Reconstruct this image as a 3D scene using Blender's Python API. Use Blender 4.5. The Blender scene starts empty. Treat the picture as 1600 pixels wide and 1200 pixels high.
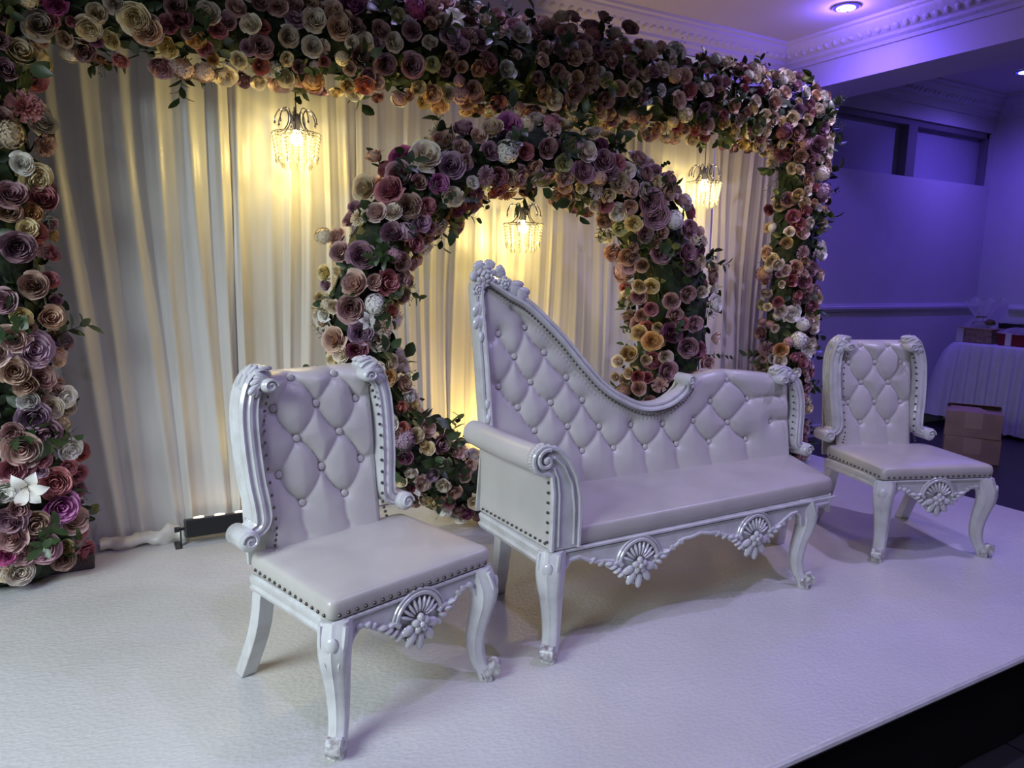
import bpy, bmesh, math, random
import numpy as np
from mathutils import Vector, Matrix, noise

random.seed(11)
rng = np.random.default_rng(5)
PI = math.pi
scene = bpy.context.scene
COL = scene.collection

# ------------------------------------------------------------------ camera
FPX, YAW, PITCH, ROLL, CAM_Z = 1143.0, math.radians(29.12), math.radians(8.85), math.radians(1.1), 1.4
_f = Vector((math.sin(YAW) * math.cos(PITCH), math.cos(YAW) * math.cos(PITCH), -math.sin(PITCH)))
_r0 = Vector((math.cos(YAW), -math.sin(YAW), 0))
_u0 = _r0.cross(_f)
_r = _r0 * math.cos(ROLL) + _u0 * math.sin(ROLL)
_u = -_r0 * math.sin(ROLL) + _u0 * math.cos(ROLL)
cam_data = bpy.data.cameras.new('camera')
cam_data.sensor_width = 36.0
cam_data.lens = FPX / 1600.0 * 36.0
cam_data.clip_start = 0.05
cam = bpy.data.objects.new('camera', cam_data)
cam.matrix_world = Matrix(((_r.x, _u.x, -_f.x, 0), (_r.y, _u.y, -_f.y, 0), (_r.z, _u.z, -_f.z, CAM_Z), (0, 0, 0, 1)))
COL.objects.link(cam)
scene.camera = cam

# ------------------------------------------------------------------ exposure, world
vs = scene.view_settings
scene.display_settings.display_device = 'sRGB'
vs.view_transform = 'Standard'
vs.look = 'None'
vs.gamma = 1.0
vs.use_curve_mapping = False
vs.exposure = -0.1
scene.cycles.use_denoising = True
scene.cycles.max_bounces = 7
scene.cycles.diffuse_bounces = 4
scene.cycles.glossy_bounces = 3
scene.cycles.transmission_bounces = 5
scene.cycles.transparent_max_bounces = 8
scene.cycles.sample_clamp_indirect = 6.0
scene.cycles.caustics_reflective = False
scene.cycles.caustics_refractive = False
world = bpy.data.worlds.new('world')
world.use_nodes = True
world.node_tree.nodes['Background'].inputs[0].default_value = (0.35, 0.33, 0.5, 1)
world.node_tree.nodes['Background'].inputs[1].default_value = 0.05
scene.world = world


def lamp(name, kind, loc, color, power, target=None, radius=0.05, angle=120, blend=1.0, size=None, spread=180):
    d = bpy.data.lights.new(name, kind)
    d.color = color
    d.energy = power
    if kind == 'SPOT':
        d.spot_size = math.radians(angle)
        d.spot_blend = blend
    if kind == 'AREA':
        d.shape = 'RECTANGLE'
        d.size, d.size_y = size
        d.spread = math.radians(spread)
    else:
        d.shadow_soft_size = radius
    o = bpy.data.objects.new(name, d)
    o.location = loc
    if target is not None:
        o.rotation_euler = (Vector(target) - Vector(loc)).to_track_quat('-Z', 'Y').to_euler()
    COL.objects.link(o)
    return o


VIOLET = (0.565, 0.49, 1.0)
BLUE = (0.17, 0.09, 1.0)
WARM = (1.0, 0.76, 0.23)
AMBER = (1.0, 0.70, 0.16)
lamp('downlight_a', 'SPOT', (0.4, 0.9, 3.5), VIOLET, 95, (0.7, 1.7, 0), .06, 100)
lamp('downlight_b', 'SPOT', (2.6, 0.8, 3.5), VIOLET, 165, (2.6, 1.7, 0), .06, 115)
lamp('downlight_c', 'SPOT', (4.5, 1.5, 3.5), VIOLET, 190, (4.35, 2.0, 0), .06, 140)
lamp('downlight_d', 'SPOT', (1.75, 3.72, 3.55), VIOLET, 30, (1.75, 3.72, 0), .05, 80)
lamp('downlight_e', 'SPOT', (4.95, 2.75, 3.5), (0.70, 0.62, 1.0), 170, (4.2, 3.6, 2.4), .05, 75)  # added fill spot to brighten the corner flowers; no fitting stands there
lamp('downlight_blue', 'POINT', (5.49, 4.32, 3.50), BLUE, 22, None, .05)
lamp('downlight_blue_beam', 'SPOT', (5.49, 4.32, 3.56), BLUE, 130, (5.49, 4.32, 0), .05, 160)
lamp('downlight_blue_far', 'SPOT', (8.74, 4.55, 3.56), BLUE, 140, (8.74, 4.55, 0), .05, 165)
lamp('daylight_left', 'AREA', (-2.6, 0.9, 2.5), (0.82, 0.96, 1.0), 55, (-0.1, 2.4, 0.0), size=(2.0, 1.6), spread=84)
lamp('bar_light_a', 'SPOT', (0.75, 3.86, .16), WARM, 12, (0.75, 3.99, 1.6), .05, 120)
lamp('bar_light_b', 'SPOT', (2.05, 3.80, .16), AMBER, 60, (2.05, 3.99, 1.6), .05, 120)
lamp('ceiling_warm_fill', 'SPOT', (3.6, 4.75, -.3), (1.0, .66, .36), 160, (4.5, 4.7, 3.6), .05, 46, .4)  # unseen warm uplight, added to tint the ceiling behind the drapes

# ------------------------------------------------------------------ materials
def new_mat(name):
    m = bpy.data.materials.new(name)
    m.use_nodes = True
    nt = m.node_tree
    return m, nt, nt.nodes['Principled BSDF']


def mat(name, color, rough=0.5, metallic=0.0, vary=0.0, vscale=6.0, bump=0.0, bscale=60.0, color2=None, spec=0.5, coat=0.0):
    m, nt, b = new_mat(name)
    b.inputs['Base Color'].default_value = (*color, 1)
    b.inputs['Roughness'].default_value = rough
    b.inputs['Metallic'].default_value = metallic
    b.inputs['Specular IOR Level'].default_value = spec
    b.inputs['Coat Weight'].default_value = coat
    tc = nt.nodes.new('ShaderNodeTexCoord')
    if vary or color2:
        n = nt.nodes.new('ShaderNodeTexNoise')
        n.inputs['Scale'].default_value = vscale
        n.inputs['Detail'].default_value = 5
        nt.links.new(tc.outputs['Object'], n.inputs['Vector'])
        mx = nt.nodes.new('ShaderNodeMix')
        mx.data_type = 'RGBA'
        mx.inputs[6].default_value = (*color, 1)
        c2 = color2 or tuple(c * (1 - vary) for c in color)
        mx.inputs[7].default_value = (*c2, 1)
        rp = nt.nodes.new('ShaderNodeValToRGB')
        rp.color_ramp.elements[0].position = 0.4
        rp.color_ramp.elements[1].position = 0.68
        nt.links.new(n.outputs['Fac'], rp.inputs[0])
        nt.links.new(rp.outputs[0], mx.inputs[0])
        nt.links.new(mx.outputs[2], b.inputs['Base Color'])
    if bump:
        n2 = nt.nodes.new('ShaderNodeTexNoise')
        n2.inputs['Scale'].default_value = bscale
        n2.inputs['Detail'].default_value = 3
        nt.links.new(tc.outputs['Object'], n2.inputs['Vector'])
        bp = nt.nodes.new('ShaderNodeBump')
        bp.inputs['Strength'].default_value = bump
        bp.inputs['Distance'].default_value = 0.01
        nt.links.new(n2.outputs['Fac'], bp.inputs['Height'])
        nt.links.new(bp.outputs[0], b.inputs['Normal'])
    return m


M = {}
M['paint'] = mat('white_gloss_paint', (0.60, 0.60, 0.61), 0.22, vary=0.10, vscale=14, bump=0.14, bscale=35, color2=(0.50, 0.49, 0.49), coat=0.5)
M['paint_worn'] = mat('chipped_gloss_paint', (0.60, 0.60, 0.61), 0.25, vscale=45, color2=(0.20, 0.17, 0.16), bump=0.15, bscale=50)
M['leather'] = mat('white_leatherette', (0.55, 0.525, 0.505), 0.34, vary=0.10, vscale=5, bump=0.06, bscale=160)
M['leather_seat'] = mat('soiled_white_leatherette', (0.50, 0.47, 0.44), 0.32, vary=0.16, vscale=4, bump=0.05, bscale=140)
M['nail'] = mat('dark_nailhead_metal', (0.10, 0.085, 0.075), 0.35, metallic=0.8)
M['black'] = mat('black_satin_metal', (0.012, 0.012, 0.014), 0.4)
M['skirt'] = mat('black_stage_skirt', (0.010, 0.009, 0.012), 0.75, vary=0.3)
M['wall'] = mat('white_wall_paint', (0.66, 0.65, 0.68), 0.6, vary=0.05, vscale=2, bump=0.04, bscale=40)
M['ceiling'] = mat('white_ceiling_paint', (0.60, 0.58, 0.57), 0.65, vary=0.05, vscale=1.5)
M['plaster'] = mat('plaster_moulding', (0.64, 0.63, 0.66), 0.6, bump=0.7, bscale=26)
M['pane'] = mat('frosted_pane', (0.42, 0.42, 0.50), 0.3, vary=0.1, vscale=1.2)
M['frame_grey'] = mat('grey_window_frame', (0.20, 0.19, 0.21), 0.5)
M['cloth'] = mat('white_polyester_cloth', (0.62, 0.62, 0.64), 0.75, vary=0.06, vscale=8)
M['cardboard'] = mat('brown_cardboard', (0.42, 0.29, 0.19), 0.8, vary=0.2, vscale=5, bump=0.05, bscale=80)
M['tape'] = mat('tan_parcel_tape', (0.50, 0.37, 0.24), 0.35)
M['kraft'] = mat('printed_kraft_box', (0.34, 0.24, 0.18), 0.7, vscale=30, color2=(0.19, 0.13, 0.10))
M['red'] = mat('red_lacquer_box', (0.20, 0.012, 0.018), 0.4, vary=0.2)
M['ribbon'] = mat('white_satin_ribbon', (0.62, 0.62, 0.58), 0.5)
M['olive'] = mat('olive_tissue', (0.14, 0.11, 0.03), 0.7, vary=0.4, vscale=20)
M['chrome'] = mat('chrome_wire', (0.30, 0.27, 0.30), 0.2, metallic=1.0)
M['cord'] = mat('grey_cord', (0.10, 0.09, 0.09), 0.6)


def stage_material():
    m, nt, b = new_mat('white_glitter_vinyl')
    tc = nt.nodes.new('ShaderNodeTexCoord')
    n = nt.nodes.new('ShaderNodeTexNoise'); n.inputs['Scale'].default_value = 1.3; n.inputs['Detail'].default_value = 6
    nt.links.new(tc.outputs['Object'], n.inputs['Vector'])
    rp = nt.nodes.new('ShaderNodeValToRGB')
    rp.color_ramp.elements[0].position = 0.3; rp.color_ramp.elements[0].color = (0.48, 0.47, 0.47, 1)
    rp.color_ramp.elements[1].position = 0.7; rp.color_ramp.elements[1].color = (0.58, 0.57, 0.57, 1)
    nt.links.new(n.outputs['Fac'], rp.inputs[0])
    # scattered dark scuffs
    v = nt.nodes.new('ShaderNodeTexVoronoi'); v.inputs['Scale'].default_value = 2.6; v.inputs['Randomness'].default_value = 1
    nt.links.new(tc.outputs['Object'], v.inputs['Vector'])
    lt = nt.nodes.new('ShaderNodeMath'); lt.operation = 'LESS_THAN'; lt.inputs[1].default_value = 0.014
    nt.links.new(v.outputs['Distance'], lt.inputs[0])
    mx = nt.nodes.new('ShaderNodeMix'); mx.data_type = 'RGBA'
    nt.links.new(lt.outputs[0], mx.inputs[0]); nt.links.new(rp.outputs[0], mx.inputs[6]); mx.inputs[7].default_value = (0.2, 0.18, 0.18, 1)
    nt.links.new(mx.outputs[2], b.inputs['Base Color'])
    b.inputs['Roughness'].default_value = 0.33
    n2 = nt.nodes.new('ShaderNodeTexVoronoi'); n2.inputs['Scale'].default_value = 95
    mp = nt.nodes.new('ShaderNodeMapping'); mp.inputs['Scale'].default_value = (0.6, 1, 1)
    nt.links.new(tc.outputs['Object'], mp.inputs['Vector']); nt.links.new(mp.outputs[0], n2.inputs['Vector'])
    bp = nt.nodes.new('ShaderNodeBump'); bp.inputs['Strength'].default_value = 0.28; bp.inputs['Distance'].default_value = 0.006
    nt.links.new(n2.outputs['Distance'], bp.inputs['Height']); nt.links.new(bp.outputs[0], b.inputs['Normal'])
    return m


def curtain_material():
    m, nt, b = new_mat('white_voile')
    out = nt.nodes['Material Output']
    nt.nodes.remove(b)
    tc = nt.nodes.new('ShaderNodeTexCoord')
    n = nt.nodes.new('ShaderNodeTexNoise'); n.inputs['Scale'].default_value = 7; n.inputs['Detail'].default_value = 4
    mp = nt.nodes.new('ShaderNodeMapping'); mp.inputs['Scale'].default_value = (3, 1, 0.3)
    nt.links.new(tc.outputs['Object'], mp.inputs[0]); nt.links.new(mp.outputs[0], n.inputs['Vector'])
    rp = nt.nodes.new('ShaderNodeValToRGB')
    rp.color_ramp.elements[0].position = 0.3; rp.color_ramp.elements[0].color = (0.80, 0.77, 0.72, 1)
    rp.color_ramp.elements[1].position = 0.75; rp.color_ramp.elements[1].color = (0.88, 0.86, 0.82, 1)
    nt.links.new(n.outputs['Fac'], rp.inputs[0])
    d = nt.nodes.new('ShaderNodeBsdfDiffuse'); t = nt.nodes.new('ShaderNodeBsdfTranslucent'); g = nt.nodes.new('ShaderNodeBsdfGlossy')
    g.inputs['Roughness'].default_value = 0.38
    nt.links.new(rp.outputs[0], d.inputs[0]); nt.links.new(rp.outputs[0], t.inputs[0])
    a = nt.nodes.new('ShaderNodeMixShader'); a.inputs[0].default_value = 0.32
    nt.links.new(d.outputs[0], a.inputs[1]); nt.links.new(t.outputs[0], a.inputs[2])
    c = nt.nodes.new('ShaderNodeMixShader'); c.inputs[0].default_value = 0.07
    nt.links.new(a.outputs[0], c.inputs[1]); nt.links.new(g.outputs[0], c.inputs[2])
    nt.links.new(c.outputs[0], out.inputs[0])
    return m


def room_floor_material():
    m, nt, b = new_mat('dark_vinyl_tile')
    tc = nt.nodes.new('ShaderNodeTexCoord')
    br = nt.nodes.new('ShaderNodeTexBrick')
    br.offset = 0.0
    br.inputs['Scale'].default_value = 1.0
    br.inputs['Brick Width'].default_value = 0.6; br.inputs['Row Height'].default_value = 0.6; br.inputs['Mortar Size'].default_value = 0.006
    br.inputs['Color1'].default_value = (0.020, 0.018, 0.024, 1); br.inputs['Color2'].default_value = (0.026, 0.023, 0.030, 1)
    br.inputs['Mortar'].default_value = (0.006, 0.006, 0.008, 1)
    nt.links.new(tc.outputs['Object'], br.inputs['Vector'])
    nt.links.new(br.outputs['Color'], b.inputs['Base Color'])
    b.inputs['Roughness'].default_value = 0.38
    return m


def emit_mat(name, color, strength):
    m, nt, b = new_mat(name)
    b.inputs['Base Color'].default_value = (*color, 1)
    b.inputs['Emission Color'].default_value = (*color, 1)
    b.inputs['Emission Strength'].default_value = strength
    return m


def glass_mat(name, color, rough=0.03, ior=1.5):
    m, nt, b = new_mat(name)
    b.inputs['Base Color'].default_value = (*color, 1)
    b.inputs['Roughness'].default_value = rough
    b.inputs['IOR'].default_value = ior
    b.inputs['Transmission Weight'].default_value = 1.0
    return m


def crystal_mat(name):
    """cut glass: clear glass that also scatters the bulb's light"""
    m, nt, b = new_mat(name)
    out = nt.nodes['Material Output']
    b.inputs['Transmission Weight'].default_value = 1.0; b.inputs['Roughness'].default_value = 0.02
    d = nt.nodes.new('ShaderNodeBsdfDiffuse'); d.inputs[0].default_value = (.9, .88, .82, 1)
    t = nt.nodes.new('ShaderNodeBsdfTranslucent'); t.inputs[0].default_value = (.95, .92, .85, 1)
    a = nt.nodes.new('ShaderNodeMixShader'); a.inputs[0].default_value = .6
    nt.links.new(d.outputs[0], a.inputs[1]); nt.links.new(t.outputs[0], a.inputs[2])
    c = nt.nodes.new('ShaderNodeMixShader'); c.inputs[0].default_value = .45
    nt.links.new(b.outputs[0], c.inputs[1]); nt.links.new(a.outputs[0], c.inputs[2]); nt.links.new(c.outputs[0], out.inputs[0])
    return m


def film_mat(name):
    m, nt, b = new_mat(name)
    out = nt.nodes['Material Output']
    t = nt.nodes.new('ShaderNodeBsdfTransparent')
    mx = nt.nodes.new('ShaderNodeMixShader')
    mx.inputs[0].default_value = 0.30
    b.inputs['Base Color'].default_value = (0.8, 0.8, 0.85, 1); b.inputs['Roughness'].default_value = 0.08
    nt.links.new(t.outputs[0], mx.inputs[1]); nt.links.new(b.outputs[0], mx.inputs[2]); nt.links.new(mx.outputs[0], out.inputs[0])
    return m


M['stage'] = stage_material()
M['voile'] = curtain_material()
M['floor'] = room_floor_material()
M['bulb'] = emit_mat('lit_bulb', (1.0, 0.86, 0.55), 40)
M['led'] = emit_mat('lit_led_lens', (1.0, 0.80, 0.50), 6)
M['downlight'] = emit_mat('lit_blue_downlight', (0.55, 0.72, 1.0), 9)
M['halo'] = emit_mat('blue_halo_glow', (0.03, 0.02, 1.0), 2.5)  # emissive blue standing in for the glow around the lens
M['crystal'] = crystal_mat('crystal_bead')
M['film'] = film_mat('clear_cellophane')
M['glass'] = glass_mat('clear_glass', (1, 1, 1), 0.02)


def petal_mat(name, inner, outer):
    """petal colour runs from the flower's heart (attribute 0) to the petal rims (attribute 1); every flower differs a little"""
    m, nt, b = new_mat(name)
    at = nt.nodes.new('ShaderNodeAttribute'); at.attribute_name = 'rim'
    mx = nt.nodes.new('ShaderNodeMix'); mx.data_type = 'RGBA'
    mx.inputs[6].default_value = (*inner, 1); mx.inputs[7].default_value = (*outer, 1)
    nt.links.new(at.outputs['Fac'], mx.inputs[0])
    oi = nt.nodes.new('ShaderNodeObjectInfo')
    hs = nt.nodes.new('ShaderNodeHueSaturation')
    mr = nt.nodes.new('ShaderNodeMapRange'); mr.inputs[3].default_value = 0.75; mr.inputs[4].default_value = 1.12
    nt.links.new(oi.outputs['Random'], mr.inputs[0]); nt.links.new(mr.outputs[0], hs.inputs['Value'])
    mr2 = nt.nodes.new('ShaderNodeMapRange'); mr2.inputs[3].default_value = 0.487; mr2.inputs[4].default_value = 0.513
    nt.links.new(oi.outputs['Random'], mr2.inputs[0]); nt.links.new(mr2.outputs[0], hs.inputs['Hue'])
    nt.links.new(mx.outputs[2], hs.inputs['Color']); nt.links.new(hs.outputs[0], b.inputs['Base Color'])
    b.inputs['Roughness'].default_value = 0.62
    b.inputs['Specular IOR Level'].default_value = 0.25
    return m


PALETTE = {   # code: (colour word, heart colour, rim colour)
    'iv': ('ivory', (.74, .56, .40), (.86, .80, .71)), 'cr': ('cream', (.76, .58, .32), (.86, .76, .56)),
    'wh': ('white', (.82, .77, .68), (.90, .88, .85)), 'bl': ('blush', (.66, .40, .32), (.80, .63, .57)),
    'pe': ('peach', (.50, .23, .14), (.72, .52, .42)), 'ap': ('apricot', (.66, .30, .09), (.70, .45, .22)),
    'ye': ('yellow', (.74, .50, .18), (.80, .68, .38)), 'ta': ('tan', (.36, .19, .12), (.60, .43, .34)),
    'du': ('dusty_pink', (.34, .15, .14), (.60, .40, .39)), 'mv': ('mauve', (.30, .12, .165), (.56, .36, .42)),
    'li': ('lilac', (.38, .20, .30), (.62, .44, .56)), 'or': ('orchid', (0.46, 0.11, 0.37), (0.57, 0.26, 0.49)),
    'ma': ('magenta', (0.36, 0.04, 0.18), (0.50, 0.12, 0.30)), 'ro': ('rose_pink', (.42, .11, .14), (.58, .27, .30)),
    're': ('coral', (.46, .12, .09), (.56, .23, .19)), 'pl': ('plum', (0.18, 0.04, 0.09), (0.31, 0.12, 0.19)),
    'gr': ('pale_green', (0.48, 0.48, 0.19), (0.61, 0.61, 0.39)),
}
PM = {k: petal_mat(v[0] + '_petals', v[1], v[2]) for k, v in PALETTE.items()}


def leaf_mat(name, c1, c2, rough=0.38):
    m, nt, b = new_mat(name)
    oi = nt.nodes.new('ShaderNodeObjectInfo')
    tc = nt.nodes.new('ShaderNodeTexCoord')
    n = nt.nodes.new('ShaderNodeTexNoise'); n.inputs['Scale'].default_value = 9
    nt.links.new(tc.outputs['Object'], n.inputs['Vector'])
    ad = nt.nodes.new('ShaderNodeMath'); ad.operation = 'ADD'
    ml = nt.nodes.new('ShaderNodeMath'); ml.operation = 'MULTIPLY'; ml.inputs[1].default_value = 0.5
    nt.links.new(oi.outputs['Random'], ml.inputs[0]); nt.links.new(ml.outputs[0], ad.inputs[0]); nt.links.new(n.outputs['Fac'], ad.inputs[1])
    mx = nt.nodes.new('ShaderNodeMix'); mx.data_type = 'RGBA'
    mx.inputs[6].default_value = (*c1, 1); mx.inputs[7].default_value = (*c2, 1)
    nt.links.new(ad.outputs[0], mx.inputs[0]); nt.links.new(mx.outputs[2], b.inputs['Base Color'])
    b.inputs['Roughness'].default_value = rough
    return m


M['leaf'] = leaf_mat('dark_green_leaf', (0.012, 0.028, 0.012), (0.040, 0.070, 0.022))
M['leaf_grey'] = leaf_mat('grey_green_leaf', (0.030, 0.050, 0.034), (0.080, 0.110, 0.070), 0.5)
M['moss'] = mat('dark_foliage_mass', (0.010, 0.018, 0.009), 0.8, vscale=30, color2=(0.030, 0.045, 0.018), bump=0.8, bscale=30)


# ------------------------------------------------------------------ mesh helpers
class MB:
    """collects vertices and faces, builds ONE mesh object"""
    def __init__(s):
        s.v = []; s.f = []

    def add(s, vs, fs):
        o = len(s.v)
        s.v.extend([tuple(p) for p in vs])
        s.f.extend([tuple(i + o for i in f) for f in fs])
        return s

    def box(s, x0, x1, y0, y1, z0, z1):
        v = [(x, y, z) for z in (z0, z1) for y in (y0, y1) for x in (x0, x1)]
        return s.add(v, [(0, 2, 3, 1), (4, 5, 7, 6), (0, 1, 5, 4), (2, 6, 7, 3), (0, 4, 6, 2), (1, 3, 7, 5)])

    def grid(s, pts, nu, nv, wrap_u=False):
        """pts[j*nu+i]"""
        f = []
        for j in range(nv - 1):
            for i in range(nu if wrap_u else nu - 1):
                a = j * nu + i; b = j * nu + (i + 1) % nu
                f.append((a, b, b + nu, a + nu))
        return s.add(pts, f)

    def loft(s, loops, cap0=True, cap1=True):
        n = len(loops[0])
        pts = [p for l in loops for p in l]
        f = []
        for j in range(len(loops) - 1):
            for i in range(n):
                a = j * n + i; b = j * n + (i + 1) % n
                f.append((a, b, b + n, a + n))
        if cap0: f.append(tuple(reversed(range(n))))
        if cap1: f.append(tuple(range((len(loops) - 1) * n, len(loops) * n)))
        return s.add(pts, f)

    def ball(s, c, r, nu=10, nv=6, rot=None):
        """ellipsoid; r is a number or three radii"""
        if not hasattr(r, '__len__'): r = (r, r, r)
        pts = []; c = Vector(c)
        def P(x, y, z):
            q = Vector((x * r[0], y * r[1], z * r[2]))
            if rot is not None: q = rot @ q
            return c + q
        pts.append(P(0, 0, -1))
        for j in range(1, nv):
            t = -PI / 2 + PI * j / nv
            for i in range(nu):
                a = 2 * PI * i / nu
                pts.append(P(math.cos(t) * math.cos(a), math.cos(t) * math.sin(a), math.sin(t)))
        pts.append(P(0, 0, 1))
        f = []
        for i in range(nu):
            f.append((0, 1 + (i + 1) % nu, 1 + i))
            f.append((len(pts) - 1, len(pts) - 1 - nu + i, len(pts) - 1 - nu + (i + 1) % nu))
        for j in range(nv - 2):
            for i in range(nu):
                a = 1 + j * nu + i; b = 1 + j * nu + (i + 1) % nu
                f.append((a, b, b + nu, a + nu))
        return s.add(pts, f)

    def tube(s, path, radius, n=8, caps=True):
        path = [Vector(p) for p in path]
        rad = radius if hasattr(radius, '__len__') else [radius] * len(path)
        loops = []
        t0 = (path[1] - path[0]).normalized()
        ref = Vector((0, 0, 1)) if abs(t0.z) < 0.9 else Vector((1, 0, 0))
        nrm = (ref - t0 * ref.dot(t0)).normalized()
        for k, p in enumerate(path):
            a = path[max(0, k - 1)]; b = path[min(len(path) - 1, k + 1)]
            t = (b - a).normalized()
            nrm = (nrm - t * nrm.dot(t))
            nrm = nrm.normalized() if nrm.length > 1e-6 else t.orthogonal().normalized()
            bi = t.cross(nrm)
            loops.append([p + (nrm * math.cos(2 * PI * i / n) + bi * math.sin(2 * PI * i / n)) * rad[k] for i in range(n)])
        return s.loft(loops, caps, caps)

    def sweep(s, path, profile, binormal, scales=None):
        """profile (a, b): a along the in-plane normal, b along the fixed binormal"""
        path = [Vector(p) for p in path]; bn = Vector(binormal).normalized()
        loops = []
        for k, p in enumerate(path):
            a = path[max(0, k - 1)]; b = path[min(len(path) - 1, k + 1)]
            t = (b - a).normalized()
            nn = t.cross(bn).normalized()
            sc = scales[k] if scales else 1.0
            loops.append([p + nn * (q[0] * sc) + bn * (q[1] * sc) for q in profile])
        return s.loft(loops)

    def prism(s, poly, y0, y1, fn=None):
        """polygon in x,z extruded along y"""
        fn = fn or (lambda x, y, z: (x, y, z))
        n = len(poly)
        v = [fn(x, y0, z) for x, z in poly] + [fn(x, y1, z) for x, z in poly]
        f = [tuple(range(n)), tuple(reversed(range(n, 2 * n)))]
        for i in range(n):
            j = (i + 1) % n
            f.append((j, i, i + n, j + n))
        return s.add(v, f)

    def mesh(s, name, smooth=True, angle=42):
        me = bpy.data.meshes.new(name)
        me.from_pydata(s.v, [], s.f)
        bm = bmesh.new(); bm.from_mesh(me)
        bmesh.ops.recalc_face_normals(bm, faces=bm.faces)
        bm.to_mesh(me); bm.free()
        if smooth:
            me.polygons.foreach_set('use_smooth', [True] * len(me.polygons))
            me.set_sharp_from_angle(angle=math.radians(angle))
        return me

    def build(s, name, m, parent=None, kind=None, smooth=True, angle=42, bevel=0.0, loc=None):
        me = s.mesh(name, smooth, angle)
        me.materials.append(m)
        o = bpy.data.objects.new(name, me)
        COL.objects.link(o)
        if parent is not None: o.parent = parent
        if kind: o['kind'] = kind
        if loc is not None: o.location = loc
        if bevel:
            b = o.modifiers.new('bevel', 'BEVEL'); b.width = bevel; b.segments = 2; b.limit_method = 'ANGLE'; b.angle_limit = math.radians(40)
            b.harden_normals = False
        return o


def empty(name, loc, label, cat, rz=0.0, group=None):
    o = bpy.data.objects.new(name, None)
    o.empty_display_size = 0.1
    o.location = loc; o.rotation_euler = (0, 0, rz)
    COL.objects.link(o)
    return tag(o, label, cat, group)


def tag(o, label, cat, group=None):
    o['label'] = label; o['category'] = cat
    if group: o['group'] = group
    return o


def link_copy(name, me, parent, matrix, m=None):
    o = bpy.data.objects.new(name, me)
    COL.objects.link(o)
    o.parent = parent
    o.matrix_basis = matrix
    if m is not None:
        o.material_slots[0].link = 'OBJECT'
        o.material_slots[0].material = m
    return o


def frame_from(n, spin=0.0):
    n = Vector(n).normalized()
    q = Vector((0, 0, 1)).rotation_difference(n)
    return q.to_matrix() @ Matrix.Rotation(spin, 3, 'Z')


def smooth_path(pts, n):
    """Catmull-Rom through the points"""
    P = [Vector(p) for p in pts]
    P = [P[0] * 2 - P[1]] + P + [P[-1] * 2 - P[-2]]
    out = []
    segs = len(P) - 3
    for k in range(n):
        u = k / (n - 1) * segs
        i = min(int(u), segs - 1); t = u - i
        a, b, c, d = P[i:i + 4]
        out.append(0.5 * ((2 * b) + (-a + c) * t + (2 * a - 5 * b + 4 * c - d) * t * t + (-a + 3 * b - 3 * c + d) * t ** 3))
    return out

# ------------------------------------------------------------------ the room
FLOOR_Z, CEIL_Z, BACK_Y, RIGHT_X, LEFT_X, FRONT_Y = -0.4, 3.6, 5.4, 9.84, -4.2, -4.6
BEAM_X0, BEAM_X1, BEAM_Z = 6.03, 6.59, 3.16


def structure(o):
    o['kind'] = 'structure'
    return o


structure(MB().box(LEFT_X - .2, RIGHT_X + .2, FRONT_Y - .2, BACK_Y + .4, FLOOR_Z - .1, FLOOR_Z).build('floor', M['floor'], smooth=False))
structure(MB().box(LEFT_X - .2, RIGHT_X + .2, FRONT_Y - .2, BACK_Y + .4, CEIL_Z, CEIL_Z + .1).build('ceiling', M['ceiling'], smooth=False))
structure(MB().box(LEFT_X - .2, LEFT_X, FRONT_Y, BACK_Y, FLOOR_Z, CEIL_Z).build('wall_left', M['wall'], smooth=False))
structure(MB().box(LEFT_X - .2, RIGHT_X + .2, FRONT_Y - .2, FRONT_Y, FLOOR_Z, CEIL_Z).build('wall_front', M['wall'], smooth=False))
wr = structure(MB().box(RIGHT_X, RIGHT_X + .2, FRONT_Y, BACK_Y + .4, FLOOR_Z, CEIL_Z).box(RIGHT_X - .13, RIGHT_X, 3.3, 4.93, FLOOR_Z, CEIL_Z).build('wall_right', M['wall'], smooth=False))
WX0, WX1, WZ0, WZ1 = 6.86, 9.77, 2.55, 3.19
wb = MB()
wb.box(LEFT_X - .2, WX0, BACK_Y, BACK_Y + .2, FLOOR_Z, CEIL_Z)
wb.box(WX0, WX1, BACK_Y, BACK_Y + .2, FLOOR_Z, WZ0)
wb.box(WX0, WX1, BACK_Y, BACK_Y + .2, WZ1, CEIL_Z)
wb.box(WX1, RIGHT_X + .2, BACK_Y, BACK_Y + .2, FLOOR_Z, CEIL_Z)
structure(wb.build('wall_back', M['wall'], smooth=False))
# high window: two frosted panes behind a dark frame and a wide mullion
wf = MB()
wf.box(WX0, WX1, BACK_Y + .03, BACK_Y + .15, WZ1 - .07, WZ1).box(WX0, WX1, BACK_Y + .10, BACK_Y + .15, WZ0, WZ0 + .02)
wf.box(WX1 - .06, WX1, BACK_Y + .03, BACK_Y + .15, WZ0, WZ1).box(WX0, WX0 + .04, BACK_Y + .05, BACK_Y + .15, WZ0, WZ1)
win = structure(wf.build('window_1', M['frame_grey'], smooth=False, bevel=.004))
MB().box(8.10, 8.27, BACK_Y + .0, BACK_Y + .15, WZ0, WZ1 - .07).build('mullion', M['frame_grey'], win, smooth=False, bevel=.006)
MB().box(WX0 + .02, 8.12, BACK_Y + .11, BACK_Y + .13, WZ0, WZ1 - .04).build('pane', M['pane'], win, smooth=False)
MB().box(8.25, WX1 - .03, BACK_Y + .11, BACK_Y + .13, WZ0, WZ1 - .04).build('pane', M['pane'], win, smooth=False)
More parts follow.
